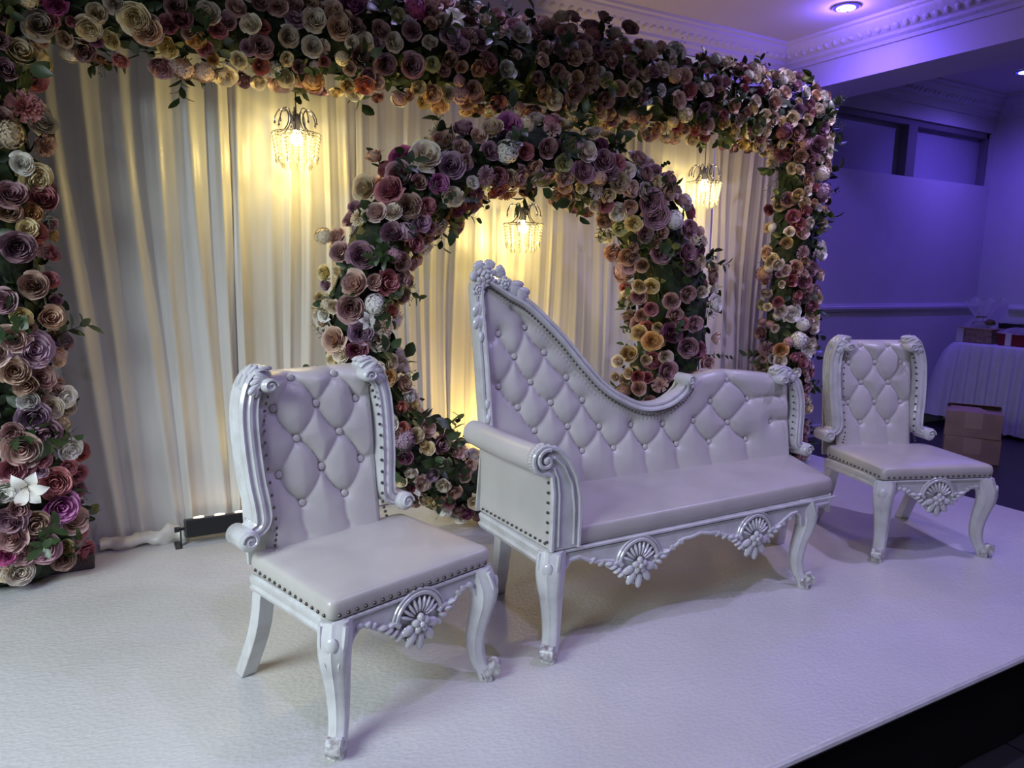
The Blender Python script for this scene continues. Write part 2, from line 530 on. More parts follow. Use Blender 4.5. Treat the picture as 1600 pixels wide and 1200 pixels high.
# beam and cornices
structure(MB().box(BEAM_X0, BEAM_X1, FRONT_Y, BACK_Y, BEAM_Z, CEIL_Z).build('trim_1', M['wall'], smooth=False))['label'] = 'deep white ceiling beam'
CORN = [(0, 0), (.018, 0), (.022, .03), (.05, .05), (.055, .075), (.075, .085), (.12, .13), (.15, .165), (.155, .185), (.185, .192), (.19, .215), (0, .215)]


def cornice(name, a, b, out, drop, scale=1.0):
    a = Vector(a); b = Vector(b); out = Vector(out)
    loops = [[p + out * (q[0] * scale) + Vector((0, 0, CEIL_Z - drop * scale + q[1] * scale)) for q in CORN] for p in (a, b)]
    mb = MB().loft(loops)
    L = (b - a).length; d = (b - a).normalized()
    o = structure(mb.build(name, M['plaster'], angle=25))
    # relief band: a row of small cast leaves
    n = int(L / .085)
    lb = MB()
    for k in range(n):
        c = a + d * ((k + .5) * L / n) + out * (.098 * scale) + Vector((0, 0, CEIL_Z - drop * scale + .104 * scale))
        rot = Matrix((d, out.cross(d), out)).transposed()
        lb.ball(c, (.028, .034, .012), 6, 4, frame_from(out - Vector((0, 0, 1)), k * 2.4))
    lo = lb.build('leaf_relief', M['plaster'], o)
    lo['kind'] = 'stuff'
    return o


cornice('trim_2', (LEFT_X, BACK_Y, 0), (BEAM_X0, BACK_Y, 0), (0, -1, 0), .215)
cornice('trim_3', (BEAM_X0, BACK_Y, 0), (BEAM_X0, FRONT_Y, 0), (-1, 0, 0), .215)
cornice('trim_4', (BEAM_X1, BACK_Y, 0), (RIGHT_X, BACK_Y, 0), (0, -1, 0), .215, 1.15)
cornice('trim_5', (RIGHT_X, BACK_Y, 0), (RIGHT_X, FRONT_Y, 0), (-1, 0, 0), .215, 1.15)
RAIL = [(0, 0), (.012, 0), (.02, .012), (.02, .022), (.032, .032), (.032, .058), (.02, .068), (.014, .088), (0, .09)]


def rail(name, a, b, out, z):
    loops = [[Vector(p) + Vector(out) * q[0] + Vector((0, 0, z + q[1])) for q in RAIL] for p in (a, b)]
    return structure(MB().loft(loops).build(name, M['wall'], angle=25))


rail('trim_6', (LEFT_X, BACK_Y, 0), (RIGHT_X, BACK_Y, 0), (0, -1, 0), 1.005)
rail('trim_7', (RIGHT_X - .13, 4.93, 0), (RIGHT_X - .13, 3.3, 0), (-1, 0, 0), 1.005)
structure(MB().box(LEFT_X, RIGHT_X, BACK_Y - .02, BACK_Y, FLOOR_Z, FLOOR_Z + .14).build('baseboard_back', M['wall'], smooth=False, bevel=.006))
structure(MB().box(RIGHT_X - .02, RIGHT_X, 4.93, BACK_Y - .02, FLOOR_Z, FLOOR_Z + .14).build('baseboard_right', M['wall'], smooth=False, bevel=.006))

# ------------------------------------------------------------------ ceiling downlights
def downlight(x, y, label):
    t = empty('downlight', (x, y, CEIL_Z), label, 'ceiling light', group='blue ceiling downlights')
    def disc(prof, n=32): return MB().loft([[(r * math.cos(2 * PI * i / n), r * math.sin(2 * PI * i / n), z) for i in range(n)] for r, z in prof], False, prof[-1][0] < .04)
    disc(((.112, -.001), (.116, -.010), (.110, -.016), (.104, -.014), (.102, -.004))).build('trim_ring', M['frame_grey'], t)
    disc(((.103, -.005), (.098, -.013), (.088, -.016), (.074, -.015))).build('blue_glow_ring', M['halo'], t)  # glowing ring that imitates the lens's blue halo, not a separate fitting
    disc(((.075, -.013), (.072, -.020), (.035, -.024))).build('lens', M['downlight'], t)
    for a in (0.4, 2.5):
        MB().box(-.009, .009, -.006, .006, -.029, -.020).build('clip', M['black'], t, loc=(.052 * math.cos(a), .052 * math.sin(a), 0))
    return t


downlight(5.49, 4.32, 'glowing blue round downlight in the ceiling near the beam above the flower corner')
downlight(8.74, 4.55, 'blue downlight in the ceiling of the far bay beyond the beam')

# ------------------------------------------------------------------ the stage
ST_X0, ST_X1, ST_Y0, ST_Y1 = -3.4, 4.835, 1.30, 4.35
stage = empty('stage', (0.7, 2.8, FLOOR_Z), 'low stage with a white glittery vinyl top and black front below the chairs', 'stage')
OX, OY, OZ = -0.7, -2.8, -FLOOR_Z
sd = MB().box(ST_X0 + OX, ST_X1 + OX, ST_Y0 + OY, ST_Y1 + OY, OZ - .035, OZ)
sd.build('stage_deck', M['stage'], stage, smooth=False, bevel=.008)
sk = MB()
nx = 150
for (p, q) in (((ST_X0, ST_Y0 + .03), (ST_X1 - .03, ST_Y0 + .03)), ((ST_X1 - .03, ST_Y0 + .03), (ST_X1 - .03, ST_Y1))):
    p = Vector((*p, 0)); q = Vector((*q, 0)); d = (q - p).normalized(); nn = Vector((d.y, -d.x, 0))
    pts = []
    for z in (.005, OZ - .036):
        for i in range(nx):
            u = i / (nx - 1); c = p.lerp(q, u) + nn * (.004 * math.sin(u * (q - p).length * 14) - .012)
            pts.append((c.x + OX, c.y + OY, z))
    sk.grid(pts, nx, 2)
sk.build('stage_skirt', M['skirt'], stage)
eg = MB()
eg.tube([(ST_X0 + OX, ST_Y0 + OY, OZ - .012), (ST_X1 + OX, ST_Y0 + OY, OZ - .012), (ST_X1 + OX, ST_Y1 + OY, OZ - .012)], .013, 8)
eg.build('edge_trim', M['paint'], stage)

# ------------------------------------------------------------------ backdrop stand and drapes
CUR_Y = 4.0
bs = empty('backdrop_stand', (2.0, 4.12, .001), 'black pipe stand holding up the white drapes, its bar end above the flower corner', 'stand')
MB().box(-3.3, 2.70, -.03, .03, 2.82, 2.89).build('crossbar', M['black'], bs, smooth=False, bevel=.01)
for x in (-3.2, 2.55):
    MB().tube([(x, 0, .01), (x, 0, 2.83)], .02, 10).build('upright', M['black'], bs)
    MB().box(x - .15, x + .15, -.09, .15, 0, .012).build('base_plate', M['black'], bs, smooth=False, bevel=.003)


def drape(x0, x1, label, period, amp, seed, tail=0.0):
    rs = random.Random(seed)
    # irregular pleats: cumulative phase
    n_pl = max(3, int((x1 - x0) / period))
    widths = [rs.uniform(.65, 1.4) for _ in range(n_pl)]
    tot = sum(widths); edges = [0]
    for w in widths: edges.append(edges[-1] + w / tot)
    amps = [rs.uniform(.55, 1.2) for _ in range(n_pl)]
    skew = [rs.uniform(-.5, .5) for _ in range(n_pl)]
    drift = [rs.uniform(-.05, .05) for _ in range(n_pl)]
    nu = n_pl * 15 + 1; zs = [0.012, .06, .15, .3, .5, .75, 1.0, 1.3, 1.6, 1.9, 2.2, 2.45, 2.62, 2.70]
    pts = []
    for z in zs:
        hz = z / 2.7
        for i in range(nu):
            u = i / (nu - 1)
            k = min(n_pl - 1, int(i // 15)); t = (u - edges[k]) / (edges[k + 1] - edges[k]) if False else (i - k * 15) / 15
            uu = edges[k] + (edges[k + 1] - edges[k]) * t
            tt = t ** (1 + skew[k] * .8)
            ridge = math.sin(PI * tt)
            y = -amp * amps[k] * (.45 * ridge ** .8 + .55 * ridge ** 10) * (1 - .3 * hz) + .012 * math.sin(9 * u + 3 * z + seed)
            y += .006 * math.sin(23 * u * (x1 - x0) + 2.1 * z + seed)
            x = x0 + (x1 - x0) * uu + drift[k] * (1 - hz) ** 1.5 * math.sin(PI * t) + .012 * math.sin(2.2 * z + seed + 4 * u) * min(1, 6 * min(u, 1 - u))
            if tail: x += tail * (1 - hz) ** 2.2 * 4 * u * (1 - u)
            pts.append((x, CUR_Y + .012 + y, z))
    mb = MB().grid(pts, nu, len(zs))
    o = mb.build('drape', M['voile'], angle=180)
    sb = o.modifiers.new('subdivision', 'SUBSURF'); sb.levels = 1; sb.render_levels = 1
    return tag(o, label, 'curtain', 'white backdrop drapes')


dr0 = drape(-1.5, .590, 'wide white drape beside the tall flower column, its tail gathered on the stage', .125, .036, 3, tail=.17)
drape(.592, 1.235, 'white drape between the lone hanging lamp and the flower ring, behind the nearest chair', .105, .032, 8)
drape(1.237, 2.105, 'warm lit white drape seen through the flower ring, nearest its hanging lamp', .085, .018, 12)
drape(2.107, 2.985, 'white drape behind the sweeping top rail of the sofa, inside the flower ring', .08, .016, 21)
drape(2.987, 3.845, 'white drape mostly hidden behind the thick right limb of the flower ring', .09, .018, 30)
drape(3.847, 4.63, 'narrow-pleated white drape at the end, behind the slim flower column', .08, .02, 44)
# crumpled hem lying on the stage
hb = MB()
nu, nv = 46, 12
pts = []
for j in range(nv):
    for i in range(nu):
        u = i / (nu - 1); a = 2 * PI * j / nv
        w = .040 + .018 * noise.noise(Vector((u * 9, a, 1)))
        h = .028 + .018 * noise.noise(Vector((u * 11, a * 1.3, 4))) + (.03 * math.exp(-((u - .78) / .12) ** 2))
        pts.append((-.09 + u * .40, CUR_Y - .05 + w * math.cos(a) + .012 * math.sin(u * 17), .032 + h * math.sin(a)))
f = MB()
for i in range(nu): pass
hm = MB()
loops = [[pts[j * nu + i] for j in range(nv)] for i in range(nu)]
hm.loft(loops)
hm.build('gathered_hem', M['voile'], dr0, angle=180)

# ------------------------------------------------------------------ LED light bars on the stage behind the seats
def light_bar(x0, x1, y, rz, label):
    L = x1 - x0
    t = empty('light_bar', (x0, y, 0), label, 'stage light', rz, 'black light bars on the stage')
    rot = Matrix.Rotation(math.radians(-14), 3, 'X')
    body = MB().box(0, L, -.042, .042, -.045, .045)
    body.v = [tuple(rot @ Vector(p) + Vector((0, 0, .085))) for p in body.v]
    body.build('housing', M['black'], t, smooth=False, bevel=.006)
    for k in range(8):
        c = rot @ Vector((.07 + k * (L - .14) / 7, 0, .047)) + Vector((0, 0, .085))
        lm = MB().loft([[(r * math.cos(2 * PI * i / 14), r * math.sin(2 * PI * i / 14), z) for i in range(14)] for r, z in ((.026, 0), (.024, .004), (.012, .006))], False, True)
        lo = lm.build('led_lens', M['led'], t)
        lo.location = c; lo.rotation_euler = rot.to_euler()
    for x in (-.018, L + .018):
        s = 1 if x > 0 else -1
        MB().box(x - .003, x + .003, -.015, .015, .0, .095).box(min(x, x - s * -.03) , max(x, x + s * .03), -.05, .05, 0, .005).build('bracket', M['black'], t, smooth=False)
        MB().tube([(x - s * .020, 0, .085), (x + s * .008, 0, .085)], .008, 8).tube([(x + s * .006, 0, .085), (x + s * .028, 0, .085)], .014, 10).build('knob', M['black'], t)


light_bar(.285, 1.12, 3.865, 0, 'black LED light bar at the foot of the drape behind the nearest chair')
light_bar(1.72, 2.6, 3.80, 0, 'black LED light bar on the stage behind the tall end of the sofa')
# ------------------------------------------------------------------ flowers
RING_FLOWERS = """
1159,3470,1924,44,pe 1278,3414,1921,57,ma 1370,3340,1933,60,iv 1466,3355,2011,51,pe 1578,3370,2080,49,mv 1709,3328,2088,56,cr 1804,3325,2110,60,or 1236,3356,1838,50,mv
1107,3470,1773,51,cr 1184,3339,1761,56,ro 1478,3287,1887,57,li 1319,3295,1796,40,du 1414,3282,1796,47,or 1116,3330,1654,40,bl 1188,3296,1656,40,iv 1262,3285,1683,50,ta
1354,3282,1688,41,ro 1689,3284,1973,39,mv 1776,3281,1975,52,whh 1881,3281,1984,37,ro 2013,3281,2016,47,du 2125,3280,2033,55,mv 2245,3273,2023,49,iv 1937,3294,1919,44,pe
1873,3315,1864,47,du 1765,3340,1800,40,re 1975,3329,1860,41,iv 1560,3283,1906,32,du 2351,3264,1984,53,mv 2435,3260,1977,43,ro 2238,3282,1916,52,mv 2394,3260,1926,39,mv
2503,3253,1941,39,iv 2143,3312,1878,42,bl 2596,3283,2015,47,du 2632,3254,1930,44,du 2457,3258,1875,46,cr 2533,3250,1845,47,bl 2617,3241,1843,40,iv 2406,3293,1805,43,cr
2770,3243,1839,59,ta 2656,3238,1781,59,mv 2831,3298,1921,45,du 2912,3269,1814,45,bl 2539,3274,1748,40,pe 2697,3237,1712,63,mv 2586,3292,1666,41,ye 2821,3224,1696,45,whh
2661,3278,1611,45,du 2750,3237,1624,33,pe 2618,3325,1544,34,pe 2725,3260,1569,34,pe 2590,3285,1477,37,ta 2765,3257,1511,49,mv 2922,3212,1522,49,mv 3005,3215,1524,42,pl
2835,3227,1527,38,mv 2740,3305,1323,38,ye 2946,3210,1433,46,mv 2858,3264,1241,46,du 2943,3216,1281,46,du 2653,3305,1322,34,ye 2686,3310,1156,42,pe 2700,3247,1197,34,ro
2890,3248,1157,46,du 2926,3229,1112,35,ro 2878,3261,1056,54,pl 2819,3323,1084,35,cr 2692,3335,1054,42,ye 2714,3239,1016,53,ap 2997,3206,1112,43,mv 2966,3216,972,54,mv
2728,3470,922,44,ye 2688,3258,908,34,cr 2852,3278,915,39,iv 2859,3257,831,55,mv 2650,3470,877,36,iv 2658,3373,818,35,cr 2651,3278,807,34,re 2750,3314,797,31,ro
2645,3258,749,38,pe 2636,3470,782,32,cr 910,3470,1542,37,crh 973,3470,1544,38,bl 1182,3283,1558,55,mv 1329,3287,1614,44,li 1292,3295,1520,50,ro 961,3389,1469,43,du
1043,3308,1452,55,mv 1188,3282,1461,37,mvh 1238,3295,1426,38,ta 947,3366,1377,28,cr 907,3470,1369,31,ye 1004,3307,1325,64,bl 1162,3285,1332,56,ro 988,3304,1209,55,du
918,3360,1219,28,cr 1095,3281,1228,46,whh 1187,3303,1201,28,re 1149,3291,1127,41,crc 1057,3282,1155,37,why 914,3356,1066,49,pe 1008,3295,1019,52,ro 943,3332,999,37,iv
1187,3306,954,32,cr 1169,3296,879,35,ap 1231,3303,731,32,re 1599,3470,1608,48,du 1238,3296,621,34,re 1312,3305,586,35,cr 1346,3306,544,19,ye 1248,3306,476,31,pl
1283,3319,397,35,iv 1244,3367,347,35,cr 1350,3324,328,35,bl 1435,3303,416,36,cr 1624,3337,386,37,bl 1579,3311,347,30,pe 1455,3308,305,33,iv 1517,3310,263,36,pe
1440,3363,204,36,ye 1641,3315,189,37,cr 1617,3364,115,34,pl 1348,3470,199,37,ta
"""
FRAME_FLOWERS = """
-258,3594,1783,36,wh -210,3627,1727,51,cr -301,3576,1661,50,mv -197,3639,1651,55,ro -236,3607,1589,36,ap -257,3594,1531,36,cr -224,3615,1512,33,re -292,3579,1452,57,mv
-181,3658,1434,34,ro -255,3595,1302,48,ta -194,3642,1323,34,ro -359,3563,1238,43,mv -299,3576,1172,33,ye -204,3632,1167,53,pe -335,3567,1086,54,bl -267,3589,1038,63,li
-338,3566,955,51,ta -301,3576,892,48,ta -299,3576,825,37,wh -286,3581,755,56,li -164,3687,812,39,wh -254,3596,680,53,mv -337,3566,625,67,bl -171,3673,584,51,wh
-127,3750,554,36,re -267,3589,566,34,ro -176,3665,505,31,ro -148,3750,448,36,ro -230,3610,454,58,ro -330,3568,463,67,why -380,3561,540,44,ro -404,3560,452,44,wh
-218,3620,346,70,or -361,3562,375,45,du -177,3663,269,56,bl -241,3603,286,31,li -310,3573,294,53,ta -401,3560,328,52,mv -156,3709,192,40,ro -400,3560,250,52,du
-298,3576,187,65,mv -356,3563,170,45,du -217,3621,157,39,ye -430,3561,184,37,ma -136,3750,72,45,ro -227,3613,104,47,ta -380,3561,96,45,iv -436,3562,98,30,cr
-161,3607,2326,55,iv -233,3609,2214,55,cr -281,3583,2134,41,mv -192,3645,2119,41,ro -233,3609,2009,55,roc 8,3601,2335,39,cr 86,3621,2307,29,ye -108,3572,2403,38,ma
-50,3592,2351,23,ro -116,3595,2345,23,ro -287,3580,2238,35,mv -189,3573,2400,31,crh -267,3589,2333,31,du 38,3575,2394,32,cr 101,3564,2438,32,iv -161,3660,2270,19,pe
-82,3637,2289,26,ta -304,3575,1951,31,du 176,3575,2393,53,cr 222,3588,2360,50,pe 352,3566,2427,41,ro 407,3591,2353,38,ap 302,3574,2395,37,ro 460,3561,2463,45,iv
382,3580,2378,27,bl 480,3632,2294,28,ap 587,3625,2302,32,cr 335,3560,2473,44,du 497,3571,2408,35,ro 536,3563,2445,38,mv 633,3563,2448,39,iv 687,3563,2447,28,re
681,3582,2374,43,du 798,3567,2422,43,iv 914,3561,2515,48,iv 1028,3560,2503,48,pe 1003,3572,2579,37,bl 1109,3561,2520,41,du 1100,3590,2625,56,or 749,3565,2548,36,du
677,3565,2549,35,du 907,3573,2400,40,iv 827,3568,2563,40,du 967,3594,2347,26,ro 853,3615,2314,30,du 1087,3600,2337,27,ta 1135,3576,2389,49,du 1154,3562,2457,38,iv
1089,3563,2447,30,iv 1234,3562,2523,38,du 1297,3560,2479,39,iv 1260,3582,2372,43,mv 1398,3577,2387,51,mv 1590,3564,2438,44,ta 1502,3570,2408,32,gr 1484,3561,2508,32,iv
1600,3569,2567,48,li 1641,3561,2514,48,li 1762,3569,2566,45,mv 1496,3578,2597,36,pe 1436,3620,2672,48,mah 1633,3604,2649,49,why 1735,3650,2702,46,du 1448,3628,2298,40,cr
1533,3645,2282,45,pe 1747,3607,2325,38,du 1097,3664,2267,31,ye 1177,3652,2275,43,re 926,3660,2269,49,aph 684,3633,2294,33,re 801,3667,2265,34,cr 796,3602,2334,29,cr
1416,3669,2264,28,pe 1505,3695,2248,33,ye 578,3561,2510,35,du 1327,3585,2614,35,gr 2926,3630,2684,38,bl 2981,3579,2599,38,iv 2899,3569,2565,37,mv 3217,3584,2613,30,mv
3184,3560,2499,41,ro 3317,3562,2527,45,iv 3335,3608,2656,39,du 3486,3578,2595,34,mv 3405,3572,2578,31,mv 3107,3565,2433,44,bl 2932,3578,2383,40,ta 3323,3574,2396,42,mv
3178,3590,2356,42,crh 2967,3561,2471,32,whc 3560,3562,2455,37,pe 3671,3567,2424,32,pe 3487,3576,2388,31,ro 3746,3560,2504,35,iv 3845,3567,2422,41,cr 3379,3610,2322,43,bl
3510,3595,2345,37,ye 3626,3614,2315,41,ye 3737,3618,2310,36,ro 3813,3599,2338,36,gr 3301,3608,2324,28,ta 3106,3618,2310,28,crh 3231,3643,2284,31,pe 3418,3663,2267,38,ro
3013,3649,2278,30,ap 3773,3567,2559,32,pl 2829,3570,2409,35,mv 2849,3605,2652,32,du 3206,3630,2684,31,mv 3688,3712,2739,33,bl 3780,3614,2664,44,iv 3682,3596,2636,26,ro
2452,3750,2846,42,mv 2564,3750,2822,46,mv 2364,3692,2730,41,iv 2657,3750,2881,43,du 2452,3633,2687,45,mv 2258,3575,2587,44,du 2342,3570,2571,44,pe 2517,3593,2631,45,mv
2738,3750,2806,47,iv 2601,3578,2597,45,du 2463,3561,2517,41,ta 2734,3634,2688,43,ro 2727,3567,2555,42,du 2358,3561,2460,37,pe 2557,3560,2472,41,iv 2654,3563,2442,38,pe
2768,3562,2457,39,cr 2235,3561,2470,36,du 2854,3750,2855,44,du 2362,3750,2830,42,iv 4179,3622,2675,39,li 4090,3565,2432,43,cr 3918,3561,2516,42,pe 4370,3562,2294,53,mv
4237,3593,2209,44,ta 4314,3574,2188,40,mv 4393,3560,2193,31,iv 4234,3593,2124,35,cr 4315,3574,2120,40,mv 4430,3561,2110,45,ivh 4311,3575,2051,40,pe 4242,3594,1950,40,ye
4308,3576,1982,35,iv 4296,3580,1904,36,cr 4187,3577,1803,44,ro 4301,3579,1843,45,ro 4262,3591,1751,49,ro 4145,3564,1697,33,iv 4127,3568,1618,44,ye 4348,3566,1758,36,iv
4090,3593,1470,35,iv 4138,3565,1436,35,bl 4269,3590,1447,50,pe 4243,3594,1366,45,ro 4344,3567,1359,41,ro 4404,3560,1449,45,mv 4118,3572,1339,27,iv 4328,3570,1412,36,bl
4293,3581,1259,41,ro 4103,3580,1215,36,ro 4123,3570,1153,40,iv 4267,3590,1124,55,wh 4301,3579,1160,36,wh 4424,3560,1178,46,ro 4419,3560,1105,37,bl 4362,3564,1060,46,whh
4340,3568,941,55,whh 4145,3563,879,45,ap 4301,3579,822,41,ro 4377,3562,793,51,ro 4152,3562,802,41,iv 4330,3570,710,41,wh 4444,3562,920,46,iv 4405,3560,2407,40,li
4423,3568,2562,44,wh 4341,3561,2518,44,iv 4251,3564,2541,39,mv 4455,3563,2464,40,iv 4249,3592,2629,39,wh 4025,3578,2597,42,bl
"""



def finish_flower(mb, rim, name):
    me = bpy.data.meshes.new(name)
    me.from_pydata(mb.v, [], mb.f)
    me.polygons.foreach_set('use_smooth', [True] * len(me.polygons))
    at = me.attributes.new('rim', 'FLOAT', 'POINT')
    at.data.foreach_set('value', rim)
    me.materials.append(PM['iv'])
    return me


def rose_mesh(seed, openness=1.0, layers=7):
    """cabbage rose: cupped petals in a spiral, each petal leaning over the one inside it"""
    rs = random.Random(seed)
    mb = MB(); rim = []
    total = [3, 3, 4, 4, 5, 5, 5, 5][:layers]
    N = sum(total); idx = 0
    ang = rs.uniform(0, 6.28)
    for k, n in enumerate(total):
        for j in range(n):
            t = idx / (N - 1); idx += 1
            R = (.10 + .86 * t ** .92) * (.55 + .45 * openness if t > .5 else 1)
            ac = ang + 2 * PI * j / n + k * .9 + rs.uniform(-.22, .22)
            w = 2 * PI / n * rs.uniform(1.20, 1.5) * .5
            zt = .36 + .08 * math.sin(t * 3) - .34 * t ** 4 * openness + rs.uniform(-.07, .05) + (1 - openness) * .3
            zb = -.45; rb = R * .38
            lean = rs.uniform(-.05, .05); flare = .015 + .15 * t ** 3 * openness
            tw = rs.uniform(.02, .11)
            pts = []
            NU, NV = 7, 4
            for vi in range(NV):
                v = vi / (NV - 1)
                for ui in range(NU):
                    u = -1 + 2 * ui / (NU - 1)
                    wf = (.60 + .42 * math.sin(PI * (.06 + .58 * v))) * (1 if vi < NV - 1 else .90)
                    a = ac + u * w * wf
                    bulge = math.sin(min(1, v * 1.15) * PI / 2)
                    r = rb + (R - rb) * bulge + tw * u * (.3 + .7 * t) * v + lean * v
                    z = zb + (zt - zb) * v * (1 - .10 * abs(u) ** 3 * v)
                    if vi == NV - 1:
                        r += flare + .018 * math.sin(u * 5 + j * 2 + k)
                        z += -.07 * t * t * openness + .015 * math.sin(u * 7 + j) - (.10 + .16 * t) * u ** 4
                        r -= .05 * t * u ** 4
                    pts.append((r * math.cos(a), r * math.sin(a), z))
                    rim.append(min(1.0, .06 + .28 * t + .22 * v + .50 * v ** 3))
            mb.grid(pts, NU, NV)
    mb.ball((0, 0, .08), (.09, .09, .16), 7, 5)
    rim += [.05] * (2 + 7 * 4)
    return finish_flower(mb, rim, 'rose')


def carnation_mesh(seed):
    rs = random.Random(seed); mb = MB(); rim = []
    for k in range(5):
        t = k / 4
        n = 5 + k
        for j in range(n):
            ac = 2 * PI * j / n + k * .7 + rs.uniform(-.2, .2)
            pts = []
            for vi in range(3):
                v = vi / 2
                for ui in range(6):
                    u = -1 + 2 * ui / 5
                    r = .08 + (.12 + .82 * t) * v + .05 * math.sin(u * 8 + j) * v
                    a = ac + u * (2.2 / n) * (.4 + .8 * v)
                    z = -.1 + (.55 - .5 * t) * v + .10 * math.sin(u * 9 + j * 2 + k) * v
                    pts.append((r * math.cos(a), r * math.sin(a), z)); rim.append(.2 + .8 * v * (.5 + .5 * t))
            mb.grid(pts, 6, 3)
    return finish_flower(mb, rim, 'carnation')


def hydrangea_mesh(seed):
    rs = random.Random(seed); mb = MB(); rim = []
    N = 46
    mb.ball((0, 0, -.05), (.80, .80, .70), 9, 6)  # core ball
    rim += [.75] * (2 + 9 * 5)
    for i in range(N):
        zz = 1 - 1.35 * (i + .5) / N; rr = math.sqrt(max(0, 1 - zz * zz)); a = i * 2.39996
        c = Vector((rr * math.cos(a), rr * math.sin(a), zz * .75)) * rs.uniform(.84, 1.0)
        R = frame_from(c, rs.uniform(0, 6.28)); s = rs.uniform(.24, .32)
        for q in range(4):
            qa = q * PI / 2
            pts = []
            for (x, y, z) in ((0, 0, 0), (.55, -.42, .10), (1.05, 0, .02), (.55, .42, .10)):
                p = Vector((x * math.cos(qa) - y * math.sin(qa), x * math.sin(qa) + y * math.cos(qa), z)) * s
                pts.append(c + R @ p)
            mb.add(pts, [(0, 1, 2, 3)]); rim += [.3, .9, 1, .9]
    return finish_flower(mb, rim, 'hydrangea')


def lily_mesh(seed):
    mb = MB(); rim = []
    for j in range(6):
        ac = 2 * PI * j / 6; lift = .0 if j % 2 else .08
        pts = []
        for vi in range(6):
            v = vi / 5
            for ui in range(3):
                u = ui - 1
                w = .34 * math.sin(PI * min(1, .1 + .9 * v)) * (1 if v < 1 else 0)
                r = .06 + 1.05 * v; z = lift + .55 * math.sin(v * 1.9) - .35 * v * v - .07 * abs(u) * (-1)
                x, y = r, u * w
                pts.append((x * math.cos(ac) - y * math.sin(ac), x * math.sin(ac) + y * math.cos(ac), z)); rim.append(.3 + .7 * v)
        mb.grid(pts, 3, 6)
    for j in range(5):
        a = j * 1.256
        mb.tube([(0, 0, .05), (.10 * math.cos(a), .10 * math.sin(a), .45), (.2 * math.cos(a), .2 * math.sin(a), .62)], .02, 4)
        rim += [0] * 12
    return finish_flower(mb, rim, 'lily')


ROSES = [rose_mesh(1), rose_mesh(2, 1.0, 8), rose_mesh(3, .92), rose_mesh(4, .66, 5), rose_mesh(5, 1.04, 8)]
CARN = [carnation_mesh(1), carnation_mesh(2)]
HYD = [hydrangea_mesh(1), hydrangea_mesh(2)]
LILY = [lily_mesh(1)]


def leaf_pts(base, direction, up, L, W, fold=.18, droop=.15):
    d = direction.normalized(); s = d.cross(up).normalized(); n = s.cross(d)
    P = []
    for v, w in ((0, .05), (.3, .85), (.62, .9), (.86, .5), (1, 0.03)):
        c = base + d * (L * v) - n * (droop * L * v * v)
        P += [c - s * (W * w) + n * (fold * W * w), c, c + s * (W * w) + n * (fold * W * w)]
    return P


def add_leaf(mb, *a, **k):
    mb.grid(leaf_pts(*a, **k), 3, 5)


def sprig_mesh(kind, seed):
    """unit sprig growing along +Z"""
    rs = random.Random(seed); mb = MB()
    bend = rs.uniform(-.25, .25)
    P = lambda t: Vector((bend * t * t, .12 * math.sin(2 * t + seed), t))
    mb.tube([P(i / 5) for i in range(6)], [.016, .014, .012, .010, .008, .005], 4)
    if kind == 'ruscus':
        for i in range(10):
            t = .22 + .78 * i / 9; a = i * 2.4 + rs.uniform(-.3, .3)
            d = Vector((math.cos(a), math.sin(a), .75)); add_leaf(mb, P(t), d, Vector((0, 0, 1)), rs.uniform(.30, .42), rs.uniform(.085, .115))
    elif kind == 'round':
        for i in range(12):
            t = .15 + .85 * i / 11; a = (i % 2) * PI + rs.uniform(-.5, .5)
            d = Vector((math.cos(a), math.sin(a), .55)); add_leaf(mb, P(t), d, Vector((0, 0, 1)), rs.uniform(.18, .24), rs.uniform(.08, .11), .1, .05)
    elif kind == 'broad':
        for i in range(5):
            t = [1, .72, .68, .4, .36][i]; a = [0, 1.4, -1.6, 2.0, -1.2][i] + rs.uniform(-.3, .3)
            d = Vector((math.cos(a), math.sin(a), 1.1 if i else 3)); add_leaf(mb, P(t), d, Vector((.2, 0, 1)), rs.uniform(.5, .62), rs.uniform(.17, .23), .22, .25)
    else:       # fine twiggy filler with tiny buds
        for i in range(14):
            t = .25 + .75 * i / 13; a = i * 2.4
            q = P(t) + Vector((math.cos(a), math.sin(a), .9)) * rs.uniform(.12, .22)
            mb.tube([P(t), q], .006, 3, False)
            mb.ball(q, .026, 5, 3)
    me = mb.mesh('leaf_sprig', True, 60)
    me.materials.append(M['leaf_grey'] if kind == 'fine' else M['leaf'])
    return me


SPRIGS = {k: [sprig_mesh(k, s) for s in (1, 2, 3)] for k in ('ruscus', 'round', 'broad', 'fine')}
SPRIG_NAME = {'ruscus': 'leaf_sprig', 'round': 'small_leaf_sprig', 'broad': 'broad_leaf_sprig', 'fine': 'filler_sprig'}


def parse_flowers(t):
    out = []
    for q in t.split():
        x, y, z, r, k = q.split(',')
        out.append((Vector((int(x), int(y), int(z))) / 1000, int(r) / 1000, k))
    return out


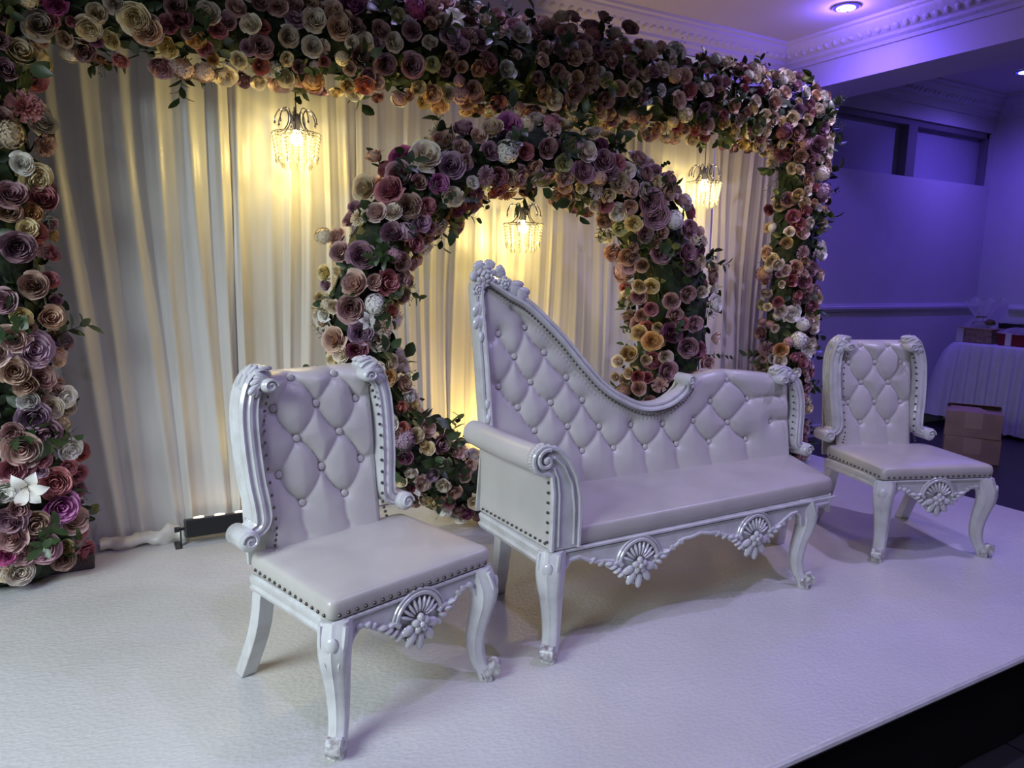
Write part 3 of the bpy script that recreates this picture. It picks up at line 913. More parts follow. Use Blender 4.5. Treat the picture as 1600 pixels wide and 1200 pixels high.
def put_flower(root, P, n, r, code, rs):
    col, typ = code[:2], code[2:]
    word = PALETTE[col][0]
    me, nm = {'': (rs.choice(ROSES), 'rose'), 'c': (rs.choice(CARN), 'carnation'), 'h': (rs.choice(HYD), 'hydrangea'), 'y': (LILY[0], 'lily')}[typ]
    jit = Vector((rs.gauss(0, 1), rs.gauss(0, 1), rs.gauss(0, 1))) * .22
    nn = (n * .8 + Vector((-.15, -.55, 0)) + jit).normalized()
    R = frame_from(nn, rs.uniform(0, 6.28)).to_4x4()
    s = r * 1.2
    P = Vector((P.x, P.y, max(P.z, r * 1.5)))
    loc = P - nn * (.10 * r) - root.location
    link_copy(word + '_' + nm, me, root, Matrix.Translation(loc) @ R @ Matrix.Diagonal((s * rs.uniform(.92, 1.08), s * rs.uniform(.92, 1.08), s * rs.uniform(.85, 1.1), 1)), PM[col])


FILL_COL = ['mv'] * 5 + ['du'] * 5 + ['iv'] * 6 + ['wh'] * 2 + ['cr'] * 4 + ['bl'] * 6 + ['ro'] * 3 + ['pe'] * 3 + ['ta'] * 2 + ['li'] * 2 + ['pl', 'ye', 'gr', 'wh', 'wh', 'wh']


def garland(root, sampler, core_fn, data, n_fill, n_sprig, n_leaf, seed, rmin=.026, rmax=.045):
    """data: flowers placed one by one; the gaps are filled with smaller ones, then leaves"""
    rs = random.Random(seed)
    placed = []
    for P, r, code in data:
        n = core_fn(P)
        put_flower(root, P, n, r, code, rs); placed.append((P, r))
    pos = np.zeros((len(placed) + n_fill, 3)); rad = np.zeros(len(placed) + n_fill); m = len(placed)
    for i, (P, r) in enumerate(placed): pos[i] = P; rad[i] = r
    tries = 0; added = 0
    while added < n_fill and tries < 30000:
        tries += 1
        P, n = sampler(rs, 1.0)
        r = rmin + (rmax - rmin) * rs.random() * (1 - tries / 30000 * .6)
        d = np.sqrt(((pos[:m] - np.array(P)) ** 2).sum(1))
        if (d > .66 * (r + rad[:m])).all():
            code = rs.choice(FILL_COL) + rs.choice([''] * 9 + ['c', 'h'])
            put_flower(root, P, n, r, code, rs); pos[m] = P; rad[m] = r; m += 1; added += 1
    placed = list(range(m))
    kinds = ['ruscus', 'round', 'broad', 'broad', 'fine']
    for i in range(n_sprig):
        P, n = sampler(rs, .72)
        k = rs.choice(kinds)
        t = Vector((rs.gauss(0, 1), rs.gauss(0, .5), rs.gauss(0, 1)))
        t = t - n * t.dot(n)
        d = (n * rs.uniform(.5, 1.0) + t.normalized() * rs.uniform(.4, 1.1)).normalized()
        if P.z < .22: d = Vector((d.x, d.y, abs(d.z) + .15)).normalized(); P = Vector((P.x, P.y, max(P.z, .10)))
        L = {'ruscus': rs.uniform(.13, .20), 'round': rs.uniform(.12, .18), 'broad': rs.uniform(.10, .16), 'fine': rs.uniform(.11, .16)}[k]
        Mx = Matrix.Translation(P - root.location) @ frame_from(d, rs.uniform(0, 6.28)).to_4x4() @ Matrix.Diagonal((L, L, L, 1))
        link_copy(SPRIG_NAME[k], rs.choice(SPRIGS[k]), root, Mx)
    mb = MB()
    for i in range(n_leaf):
        P, n = sampler(rs, .70)
        t = Vector((rs.gauss(0, 1), rs.gauss(0, 1), rs.gauss(0, 1)))
        t = (t - n * t.dot(n)).normalized()
        d = t + n * rs.uniform(.0, .7)
        if P.z < .12: d.z = abs(d.z); P = Vector((P.x, P.y, max(P.z, .045)))
        add_leaf(mb, P - root.location, d, n, rs.uniform(.05, .09), rs.uniform(.015, .026))
    lo = mb.build('foliage', M['leaf'], root, 'stuff', angle=60)
    return len(placed)


# ---- rectangular flower frame
XL, XR, ZT, YF = -.40, 4.41, 2.49, 3.75
FA, FB = .225, .18           # half width in the plane of the frame, half depth


def frame_centre(P):
    c = []
    if P.z < ZT:
        c.append((abs(P.x - XL), Vector((XL, YF, P.z)))); c.append((abs(P.x - XR), Vector((XR, YF, P.z))))
    q = Vector((min(max(P.x, XL), XR), YF, ZT)); c.append((math.hypot(P.x - q.x, P.z - q.z), q))
    return min(c, key=lambda t: t[0])[1]


def frame_normal(P):
    d = P - frame_centre(P)
    n = Vector((d.x / FA ** 2, d.y / FB ** 2, d.z / FA ** 2))
    return n.normalized() if n.length > 1e-6 else Vector((0, -1, 0))


def frame_sampler(rs, k):
    u = rs.random() * (ZT * 2 + (XR - XL) + .7)
    ph = rs.uniform(-2.0, 2.0)
    if u < ZT - .02:
        z = .04 + u * .98; n = Vector((math.sin(ph) / FA, -math.cos(ph) / FB, 0)).normalized()
        return Vector((XL + FA * math.sin(ph) * k * (1 + .16 * max(0, .5 - z)), YF - FB * math.cos(ph) * k, z)), n
    u -= ZT
    if u < ZT - .02:
        z = .04 + u * .98; n = Vector((math.sin(ph) / FA, -math.cos(ph) / FB, 0)).normalized()
        return Vector((XR + FA * math.sin(ph) * k, YF - FB * math.cos(ph) * k, z)), n
    u -= ZT
    L = XR - XL
    if u < L:
        n = Vector((0, -math.cos(ph) / FB, math.sin(ph) / FA)).normalized()
        return Vector((XL + u, YF - FB * math.cos(ph) * k, ZT + FA * (1.24 if ph > 0 else 1.06) * math.sin(ph) * k)), n
    s = rs.choice((-1, 1)); a = rs.uniform(0, PI / 2)          # rounded corners
    ph = rs.uniform(-1.5, 1.5)
    o = Vector((s * math.cos(a), 0, math.sin(a)))
    n = (o * (math.sin(abs(ph)) / FA) + Vector((0, -math.cos(ph) / FB, 0))).normalized()
    return Vector((XL if s < 0 else XR, YF, ZT)) + (o * FA * math.sin(abs(ph)) + Vector((0, -FB * math.cos(ph), 0))) * k, n


def lumpy_tube(path, ra, rb, inplane, n=20, amp=.035):
    loops = []
    for i, p in enumerate(path):
        a = Vector(path[max(0, i - 1)]); b = Vector(path[min(len(path) - 1, i + 1)])
        t = (b - a).normalized(); side = t.cross(Vector((0, -1, 0))).normalized()
        l = []
        for j in range(n):
            q = 2 * PI * j / n
            o = side * (ra[i] * math.cos(q)) + Vector((0, -rb[i] * math.sin(q), 0))
            pos = Vector(p) + o
            l.append(pos + o.normalized() * (amp * noise.noise(pos * 9)))
        loops.append(l)
    return MB().loft(loops)


ff = empty('flower_arch', (2.0, YF, 0), 'large rectangular frame of pink, cream and mauve roses with leaves around the drapes', 'flower arrangement')
cp = [(XL, YF, .03 + i * .08) for i in range(30)] + [(XL + .1, YF, ZT)] + [(XL + .1 + i * .1, YF, ZT) for i in range(1, 46)] + [(XR, YF, ZT - .05)] + [(XR, YF, 2.36 - i * .08) for i in range(1, 30)]
core = lumpy_tube([Vector(p) - ff.location for p in cp], [FA * .70] * len(cp), [FB * .72] * len(cp), None)
core.build('foliage_core', M['moss'], ff, angle=180)
for x in (XL, XR):
    MB().box(x - .26 - 2.0, x + .29 - 2.0, -.02, .11, 0, .07).build('base_box', mat('dark_base_board', (.05, .035, .035), .6), ff, smooth=False, bevel=.006)
nfr = garland(ff, frame_sampler, frame_normal, parse_flowers(FRAME_FLOWERS), 560, 240, 2600, 4, .026, .052)

# ---- flower ring
RCX, RCZ, RRX, RRZ, RY = 2.07, 1.085, .99, .92, 3.47


def ring_rad(a):
    return .20 + .09 * max(0, math.cos(a)) ** 1.2 - .03 * max(0, -math.sin(a))


def ring_centre(a):
    return Vector((RCX + RRX * math.cos(a), RY, RCZ + RRZ * math.sin(a)))


def ring_normal(P):
    a = math.atan2((P.z - RCZ) / RRZ, (P.x - RCX) / RRX)
    n = P - ring_centre(a)
    return n.normalized() if n.length > 1e-6 else Vector((0, -1, 0))


def ring_sampler(rs, k):
    a = rs.uniform(0, 2 * PI); ph = rs.uniform(-2.1, 2.1)
    o = Vector((math.cos(a), 0, math.sin(a)))
    n = o * math.sin(ph) + Vector((0, -math.cos(ph), 0))
    P = ring_centre(a) + n * ring_rad(a) * .95 * k
    if P.z < .05: P.z = .05
    return P, n


fr = empty('flower_ring', (RCX, RY, 0), 'round wreath of mauve, pink and cream roses standing on the stage behind the sofa', 'flower arrangement')
ang = [2 * PI * i / 72 for i in range(73)]
core = lumpy_tube([ring_centre(a) - fr.location for a in ang], [ring_rad(a) * .70 for a in ang], [ring_rad(a) * .70 for a in ang], None)
core.v = [(x, y, max(.012, z)) for x, y, z in core.v]
core.build('foliage_core', M['moss'], fr, angle=180)
nri = garland(fr, ring_sampler, ring_normal, parse_flowers(RING_FLOWERS), 260, 150, 1500, 9, .028, .055)
print('flowers', nfr, nri)

# ------------------------------------------------------------------ hanging crystal lamps
def pendant(x, z, label):
    y = 3.78
    t = empty('crystal_pendant_lamp', (x, y, z), label, 'pendant lamp', group='crystal lamps hanging in front of the drapes')
    MB().tube([(0, 0, .10), (0, 0, 2.325 - z)], .003, 6).build('cord', M['cord'], t)
    prof = [(.0, .112), (.012, .112), (.016, .104), (.022, .098), (.022, .066), (.018, .060), (.018, .036), (.0, .036)]
    MB().loft([[(r * math.cos(2 * PI * i / 16), r * math.sin(2 * PI * i / 16), zz) for i in range(16)] for r, zz in prof[1:-1]]).build('lamp_holder', M['frame_grey'], t)
    bp = [(.012, .036), (.014, .026), (.024, .010), (.030, -.008), (.026, -.026), (.012, -.038)]
    MB().loft([[(r * math.cos(2 * PI * i / 16), r * math.sin(2 * PI * i / 16), zz) for i in range(16)] for r, zz in bp]).build('bulb', M['bulb'], t)
    for rr, zz in ((.112, .018), (.066, .010)):
        MB().tube([(rr * math.cos(2 * PI * i / 32), rr * math.sin(2 * PI * i / 32), zz) for i in range(33)], .0022, 5, False).build('wire_ring', M['chrome'], t)
    arm = smooth_path([(.112, 0, .018), (.070, 0, .024), (.042, 0, .055), (.034, 0, .095), (.048, 0, .128), (.078, 0, .124), (.098, 0, .090), (.100, 0, .072)], 18)
    am = MB().tube(arm, .0028, 5).ball((.100, 0, .064), (.005, .005, .010), 6, 4).mesh('arm'); am.materials.append(M['chrome'])
    for k in range(9):
        link_copy('arm', am, t, Matrix.Rotation(2 * PI * k / 9 + .2, 4, 'Z'))
    OCT = [(0, 0, 1), (1, 0, 0), (0, 1, 0), (-1, 0, 0), (0, -1, 0), (0, 0, -1)]
    OF = [(0, 1, 2), (0, 2, 3), (0, 3, 4), (0, 4, 1), (5, 2, 1), (5, 3, 2), (5, 4, 3), (5, 1, 4)]
    def strand(n, r0, inner):
        mb = MB()
        for i in range(n):
            zz = .008 - i * .0165
            rr = .0 - (.0025 * i if not inner else 0)
            mb.add([(rr + p[0] * .0082, p[1] * .0082, zz + p[2] * .0092) for p in OCT], OF)
        zz = .008 - n * .0165 - .010
        mb.add([(-.0025 * n * (0 if inner else 1) + p[0] * .0105, p[1] * .006, zz + p[2] * .021) for p in OCT], OF)
        me = mb.mesh('crystal_strand', False); me.materials.append(M['crystal']); return me
    so = [strand(7, .112, False), strand(6, .112, False)]; si = strand(8, .066, True)
    for k in range(22):
        link_copy('crystal_strand', so[k % 2], t, Matrix.Rotation(2 * PI * k / 22, 4, 'Z') @ Matrix.Translation((.112, 0, .006)))
    for k in range(12):
        link_copy('crystal_strand', si, t, Matrix.Rotation(2 * PI * k / 12 + .3, 4, 'Z') @ Matrix.Translation((.066, 0, .0)))
    for rr, zz in ((.098, -.11), (.066, -.145)):
        pass
    lamp('pendant_light', 'POINT', (x, y, z - .062), WARM, 13.5, radius=.022)


pendant(.87, 2.022, 'lit crystal pendant lamp hanging by the left flower column, away from the ring')
pendant(2.16, 1.650, 'lit crystal pendant lamp hanging inside the flower ring above the tall sofa back')
pendant(3.54, 1.982, 'lit crystal pendant lamp hanging between the flower ring and the slim flower column')
# ------------------------------------------------------------------ carved seating
def rounded_quad(c, z, inset, rad=.03, n=6, skew=None):
    """rounded outline inside the four corners c (FL, FR, BR, BL), moved in by inset"""
    C = [Vector((p[0], p[1], 0)) for p in c]
    m = sum(C, Vector()) / 4
    out = []
    ins = []
    for i in range(4):
        p, a, b = C[i], C[i - 1], C[(i + 1) % 4]
        da = (a - p).normalized(); db = (b - p).normalized()
        s = abs(da.cross(db).z)
        ins.append(p + (da + db) * (inset / max(.3, s)))
    for i in range(4):
        p, a, b = ins[i], ins[i - 1], ins[(i + 1) % 4]
        da = (a - p).normalized(); db = (b - p).normalized()
        A = p + da * rad; B = p + db * rad
        for k in range(n):
            t = k / (n - 1)
            q = A * (1 - t) ** 2 + p * (2 * t * (1 - t)) + B * t * t
            out.append((q.x, q.y, z))
        # straight stretch
        nb = ins[(i + 1) % 4]; B2 = nb - (nb - p).normalized() * rad
        for k in range(1, 8):
            q = B.lerp(B2, k / 8)
            out.append((q.x, q.y, z))
    return out


def cushion(c, z0, z1, dome=.012):
    h = z1 - z0
    L = [(z0, .004), (z0 + .006, 0), (z0 + h * .5, -.003), (z1 - .014, .0), (z1 - .005, .004), (z1, .013), (z1 + dome * .35, .04), (z1 + dome * .7, .09), (z1 + dome * .95, .15), (z1 + dome, .20)]
    mb = MB()
    loops = [rounded_quad(c, z, i, rad=max(.018, .03 - i * .05)) for z, i in L]
    return mb.loft(loops)


def tuft(x, z, buttons, segs, edge, depth, crease=.012):
    """height of a tufted panel: pillows between the button creases. x, z, edge are arrays"""
    dB = np.full(x.shape, 9.0)
    for bx, bz in buttons:
        dB = np.minimum(dB, np.hypot(x - bx, z - bz))
    dS = np.full(x.shape, 9.0)
    for (ax, az, bx, bz, st) in segs:
        L = math.hypot(bx - ax, bz - az) + 1e-9
        tx, tz = (bx - ax) / L, (bz - az) / L
        s = np.clip((x - ax) * tx + (z - az) * tz, 0, L)
        sag = .012 * np.sin(PI * s / L) * (1 if tx * tz < 0 else -.4)
        px = ax + tx * s + (-tz) * sag * (-1); pz = az + tz * s + tx * sag * (-1)
        d = np.hypot(x - px, z - pz) + (1 - st) * .016
        dS = np.minimum(dS, d)
    h = depth * (.62 * (1 - np.exp(-dS / crease)) + .38 * (1 - np.exp(-dS / .05))) * (1 - np.exp(-dB / .035) * .6)
    h += -.010 * np.exp(-(dB / .016) ** 2)
    return h * np.clip(edge / .03, 0, 1) ** .6


def button_net(buttons, dx, dz, low=None):
    segs = []
    for i, a in enumerate(buttons):
        for b in buttons[i + 1:]:
            ddx, ddz = abs(a[0] - b[0]), abs(a[1] - b[1])
            if .3 * dx < ddx < 1.5 * dx and .55 * dz < ddz < 1.45 * dz:
                segs.append((a[0], a[1], b[0], b[1], 1.0 if (a[0] - b[0]) * (a[1] - b[1]) < 0 else .45))
    if low is not None:
        zm = min(b[1] for b in buttons)
        for b in buttons:
            if b[1] < zm + .05: segs.append((b[0], b[1], b[0] + .004, low, .30))
    return segs


def leafy(mb, c, d, up, L, W, n=3):
    """a small carved acanthus tip: overlapping flattened lobes"""
    d = Vector(d).normalized(); up = Vector(up).normalized(); s = d.cross(up)
    for k in range(-n // 2 + 1, n // 2 + 1):
        dd = (d + s * (k * .42)).normalized()
        R = Matrix((dd.cross(up).normalized(), up, dd)).transposed()
        mb.ball(Vector(c) + dd * (L * .5), (W * .5, W * .32, L * .55), 8, 5, R)


def shell(mb, c, r, y_out=-1.0):
    """carved shell: a ribbed fan, a five-petal rosette under it, hanging acanthus petals and side leaves"""
    c = Vector(c)
    def lobe(q, a, w, L, dep=.011, n=7):
        dd = Vector((math.sin(a), 0, math.cos(a)))
        R = Matrix((Vector((dd.z, 0, -dd.x)), Vector((0, 1, 0)), dd)).transposed()
        mb.ball(q, (w, dep, L), n, 5, R)
    for k in range(9):
        a = math.radians(-66 + 132 * k / 8)
        d = Vector((math.sin(a), 0, math.cos(a)))
        lobe(c + d * (r * .66) + Vector((0, -.005, 0)), a, r * .085, r * .36, .010)
    for rr, th in ((1.10, .009), (1.26, .005)):
        mb.tube([c + Vector((math.sin(a) * r * rr, -.004, math.cos(a) * r * rr)) for a in [math.radians(-84 + 168 * i / 16) for i in range(17)]], th, 6)
    cc = c + Vector((0, -.010, -.10 * r))
    for k in range(5):
        a = 2 * PI * k / 5
        lobe(cc + Vector((math.sin(a) * r * .24, -.004, math.cos(a) * r * .24)), a, r * .17, r * .20, .012)
    mb.ball(cc + Vector((0, -.012, 0)), (r * .13, .010, r * .13), 8, 6)
    for k, L in enumerate((.34, .42, .46, .42, .34)):
        a = math.radians(180 - 76 + 38 * k)
        d = Vector((math.sin(a), 0, math.cos(a)))
        lobe(cc + d * (r * (.42 + L * .55)) + Vector((0, .002, 0)), a, r * .21, r * L, .013, 8)
    for s in (-1, 1):
        p0 = c + Vector((s * r * .95, -.004, -.05 * r))
        mb.tube([p0 + Vector((s * r * (.95 * i / 12), 0, r * (.10 + .30 * (i / 12) ** 2) + .012 * math.sin(i / 12 * 6))) for i in range(13)], [.011 - .0005 * i for i in range(13)], 6)
        for k in range(4):
            lobe(c + Vector((s * r * (.95 + .24 * k), -.005, r * (-.36 + .20 * k))), s * (2.3 - .28 * k), r * .12, r * .24, .011)


def cabriole(top, foot, out, h, w=.047):
    """S-curved leg from the corner block at the top to a scrolled toe; out = diagonal it bows towards"""
    top = Vector(top); foot = Vector(foot); o = Vector((out[0], out[1], 0)).normalized()
    zs = [(1.0, .000, 1.00), (.90, .012, 1.06), (.80, .020, 1.05), (.68, .014, .95), (.55, -.002, .83), (.40, -.016, .74), (.28, -.020, .68), (.18, -.014, .64), (.10, .0, .63), (.05, .010, .64), (.0, .012, .60)]
    loops = []
    path = smooth_path([(foot.lerp(top, t)[0] + o.x * off, foot.lerp(top, t)[1] + o.y * off, h * t) for t, off, s in zs], 30)
    sc = [p[2] for p in zs]
    side = Vector((-o.y, o.x, 0))
    n = 20
    for k, p in enumerate(path):
        u = k / 29 * (len(zs) - 1); i = min(int(u), len(zs) - 2); s = (sc[i] * (1 - u + i) + sc[i + 1] * (u - i)) * w
        l = []
        for j in range(n):
            a = 2 * PI * j / n
            flute = 1 + .085 * math.cos(12 * a)
            ca, sa = math.cos(a), math.sin(a)
            q = (abs(ca) ** 3.2 + abs(sa) ** 3.2) ** (-1 / 3.2)
            l.append(p + (o * ca + side * sa) * (s * q * flute * .92))
        loops.append(l)
    loops.reverse()
    mb = MB().loft(loops)
    return mb, o, side


def leg_parts(root, top, foot, out, h, w=.047):
    mb, o, side = cabriole(top, foot, out, h, w)
    foot = Vector(foot); top = Vector(top)
    # knee cartouche: raised oval and two trailing stems
    k = top + o * (.018 + w * .98) ; k.z = h * .86
    R = Matrix((side, o, Vector((0, 0, 1)))).transposed()
    mb.ball(k, (.020, .010, .026), 9, 6, R)
    for s in (-1, 1):
        mb.tube([Vector((top.x, top.y, 0)) + o * (.016 + w * .98 + dx) + side * (s * ds) + Vector((0, 0, h * zz)) for dx, ds, zz in ((-.022, .036, .98), (-.006, .034, .86), (-.004, .020, .72), (-.022, .009, .58), (-.042, .006, .44))], [.009, .009, .008, .006, .004], 6)
    leg = mb.build('leg', M['paint'], root, angle=50)
    # scrolled toe with chipped paint
    t = MB()
    c = foot + o * (.012 + w * .52)
    pts = []
    t.ball(foot + o * .014 + Vector((0, 0, .030)), (w * .66, w * .74, .030), 12, 8, R)
    for s in (0,):
        cc = c + Vector((0, 0, .044))
        axis = side
        nn = 14
        l0 = [cc + axis * (-w * .52) + (o * math.cos(2 * PI * i / nn) + Vector((0, 0, 1)) * math.sin(2 * PI * i / nn)) * .020 for i in range(nn)]
        l1 = [cc + axis * (-w * .46) + (o * math.cos(2 * PI * i / nn) + Vector((0, 0, 1)) * math.sin(2 * PI * i / nn)) * .026 for i in range(nn)]
        l2 = [cc + axis * (w * .46) + (o * math.cos(2 * PI * i / nn) + Vector((0, 0, 1)) * math.sin(2 * PI * i / nn)) * .026 for i in range(nn)]
        l3 = [cc + axis * (w * .52) + (o * math.cos(2 * PI * i / nn) + Vector((0, 0, 1)) * math.sin(2 * PI * i / nn)) * .020 for i in range(nn)]
        t.loft([l0, l1, l2, l3])
    nb = 14
    t.loft([[foot + o * .012 + o * (rr * math.cos(2 * PI * i / nb)) + side * (rr * math.sin(2 * PI * i / nb)) + Vector((0, 0, z)) for i in range(nb)] for rr, z in ((w * .52, .0), (w * .60, .005), (w * .62, .022))])
    t.build('toe', M['paint_worn'], leg, angle=50)
    return leg


def post_leg(root, top, foot, s=.024):
    top = Vector(top); foot = Vector(foot)
    P = smooth_path([top, top.lerp(foot, .45) + (foot - top) * 0 + Vector(((top.x - foot.x) * .18, (top.y - foot.y) * .18, 0)), foot], 8)
    loops = [[p + Vector((dx * s, dy * s, 0)) for dx, dy in ((-1, -1), (1, -1), (1, 1), (-1, 1))] for p in P]
    loops.reverse()
    return MB().loft(loops).build('rear_leg', M['paint'], root, angle=30, bevel=.003)


FLUTED = [(-.034, -.040), (-.026, -.050), (-.018, -.044), (-.010, -.044), (-.004, -.052), (.006, -.052), (.012, -.044), (.020, -.042), (.030, -.050), (.038, -.038),
          (.036, -.026), (.040, -.014), (.035, -.002), (.041, .010), (.036, .022), (.040, .034), (.034, .046), (-.034, .046)]


def head_carving(post, path, sx, scale):
    """scroll and acanthus leaves where the post rolls in at the top"""
    lf = MB()
    h = path[0]; nn = 20
    c = h + Vector((sx * .010, 0, -.012))
    lf.loft([[c + Vector((r * scale * math.cos(2 * PI * i / nn), y, r * scale * .85 * math.sin(2 * PI * i / nn))) for i in range(nn)] for r, y in ((.010, -.070), (.024, -.066), (.031, -.056), (.031, .045), (.024, .050))])
    lf.tube([c + Vector((-sx * math.cos(t) * (.027 - .0024 * t) * scale, -.070, math.sin(t) * (.024 - .0022 * t) * scale)) for t in [i * .45 for i in range(20)]], .0045, 5)
    for k, i in enumerate((3, 6, 9)):
        p = path[i]; d = (path[i + 2] - path[i]).normalized(); nrm = Vector((0, 1, 0)).cross(d) * (1 if sx > 0 else 1)
        for q in (-1, 0, 1):
            dd = (d + Vector((d.z, 0, -d.x)) * (q * .38)).normalized()
            R = Matrix((Vector((dd.z, 0, -dd.x)), Vector((0, 1, 0)), dd)).transposed()
            lf.ball(p + Vector((dd.z, 0, -dd.x)) * 0 + dd * .018 + Vector((0, -.047 * scale, 0)), (.012, .012, .030 - .004 * k), 7, 5, R)
        out = Vector((-d.z, 0, d.x)) * (1 if sx > 0 else -1)
        for yy in (-.022, .012):
            R = Matrix((Vector((0, 1, 0)).cross(d).normalized(), Vector((0, 1, 0)), d)).transposed()
            lf.ball(p + out * (.036 * scale) + Vector((0, yy, 0)), (.010, .016, .030), 7, 5, R)
    lf.build('leaf_carving', M['paint'], post, angle=50)


def carved_post(root, pts, rec, y0, sx, kind='back_post', scale=1.0, n=40):
    """fluted post following pts (x, z) in the leaning plane of the back; sx mirrors it"""
    path = smooth_path([(sx * x, y0 + rec * (z - .48), z) for x, z in pts], n)
    prof = [(-a * sx * scale if False else a * scale, b * scale) for a, b in FLUTED]
    sc = [1.0] * n
    for i in range(6):
        sc[i] = .72 + .28 * i / 6
    for i in range(8):
        sc[-1 - i] = .66 + .34 * i / 8
    if sx > 0:
        prof = [(a, b) for a, b in prof]
    else:
        prof = [(-a, b) for a, b in prof]
    mb = MB().sweep(path, prof, (0, 1, 0), sc)
    post = mb.build(kind, M['paint'], root, angle=35)
    # volute at the foot
    v = MB()
    e = path[-1]
    c = Vector((e.x, e.y, e.z)) + Vector((sx * .004, 0, 0))
    nn = 20
    for r0, r1, ya, yb in ((.033, .038, -.062, .046),):
        v.loft([[c + Vector((r * scale * math.cos(2 * PI * i / nn), y, r * scale * math.sin(2 * PI * i / nn))) for i in range(nn)] for r, y in ((.012, ya - .006), (r0 - .006, ya - .003), (r1, ya + .006), (r1, yb - .006), (r0, yb))])
    v.tube([c + Vector((sx * math.cos(t) * (.031 - .0029 * t) * scale, -.069, math.sin(t) * (.031 - .0029 * t) * scale)) for t in [i * .45 for i in range(20)]], .004, 5)
    v.build('volute', M['paint'], post, angle=40)
    head_carving(post, path, sx, scale)
    return post, path


def nails(root, pts, r=.0062, name='nailhead_trim'):
    mb = MB()
    for p, n in pts:
        R = frame_from(n).to_4x4()
        l = [[Vector(p) + (R @ Vector((rr * math.cos(2 * PI * i / 7), rr * math.sin(2 * PI * i / 7), zz))) for i in range(7)] for rr, zz in ((r, -.001), (r * .85, .0025), (r * .4, .0045))]
        mb.loft(l, False, True)
    return mb.build(name, M['nail'], root, 'stuff', angle=60)


def line_pts(a, b, n, nrm):
    a = Vector(a); b = Vector(b)
    return [(a.lerp(b, (i + .5) / n), nrm) for i in range(n)]


BUTTON = MB().loft([[(r * math.cos(2 * PI * i / 14), r * math.sin(2 * PI * i / 14), z) for i in range(14)] for r, z in ((.0125, -.004), (.0135, .001), (.011, .0055), (.005, .0075))], True, True).mesh('button')
BUTTON.materials.append(M['leather'])


def slanted(y0, rec):
    return lambda x, z, dy=0.0: Vector((x, y0 + rec * (z - .48) + dy, z))


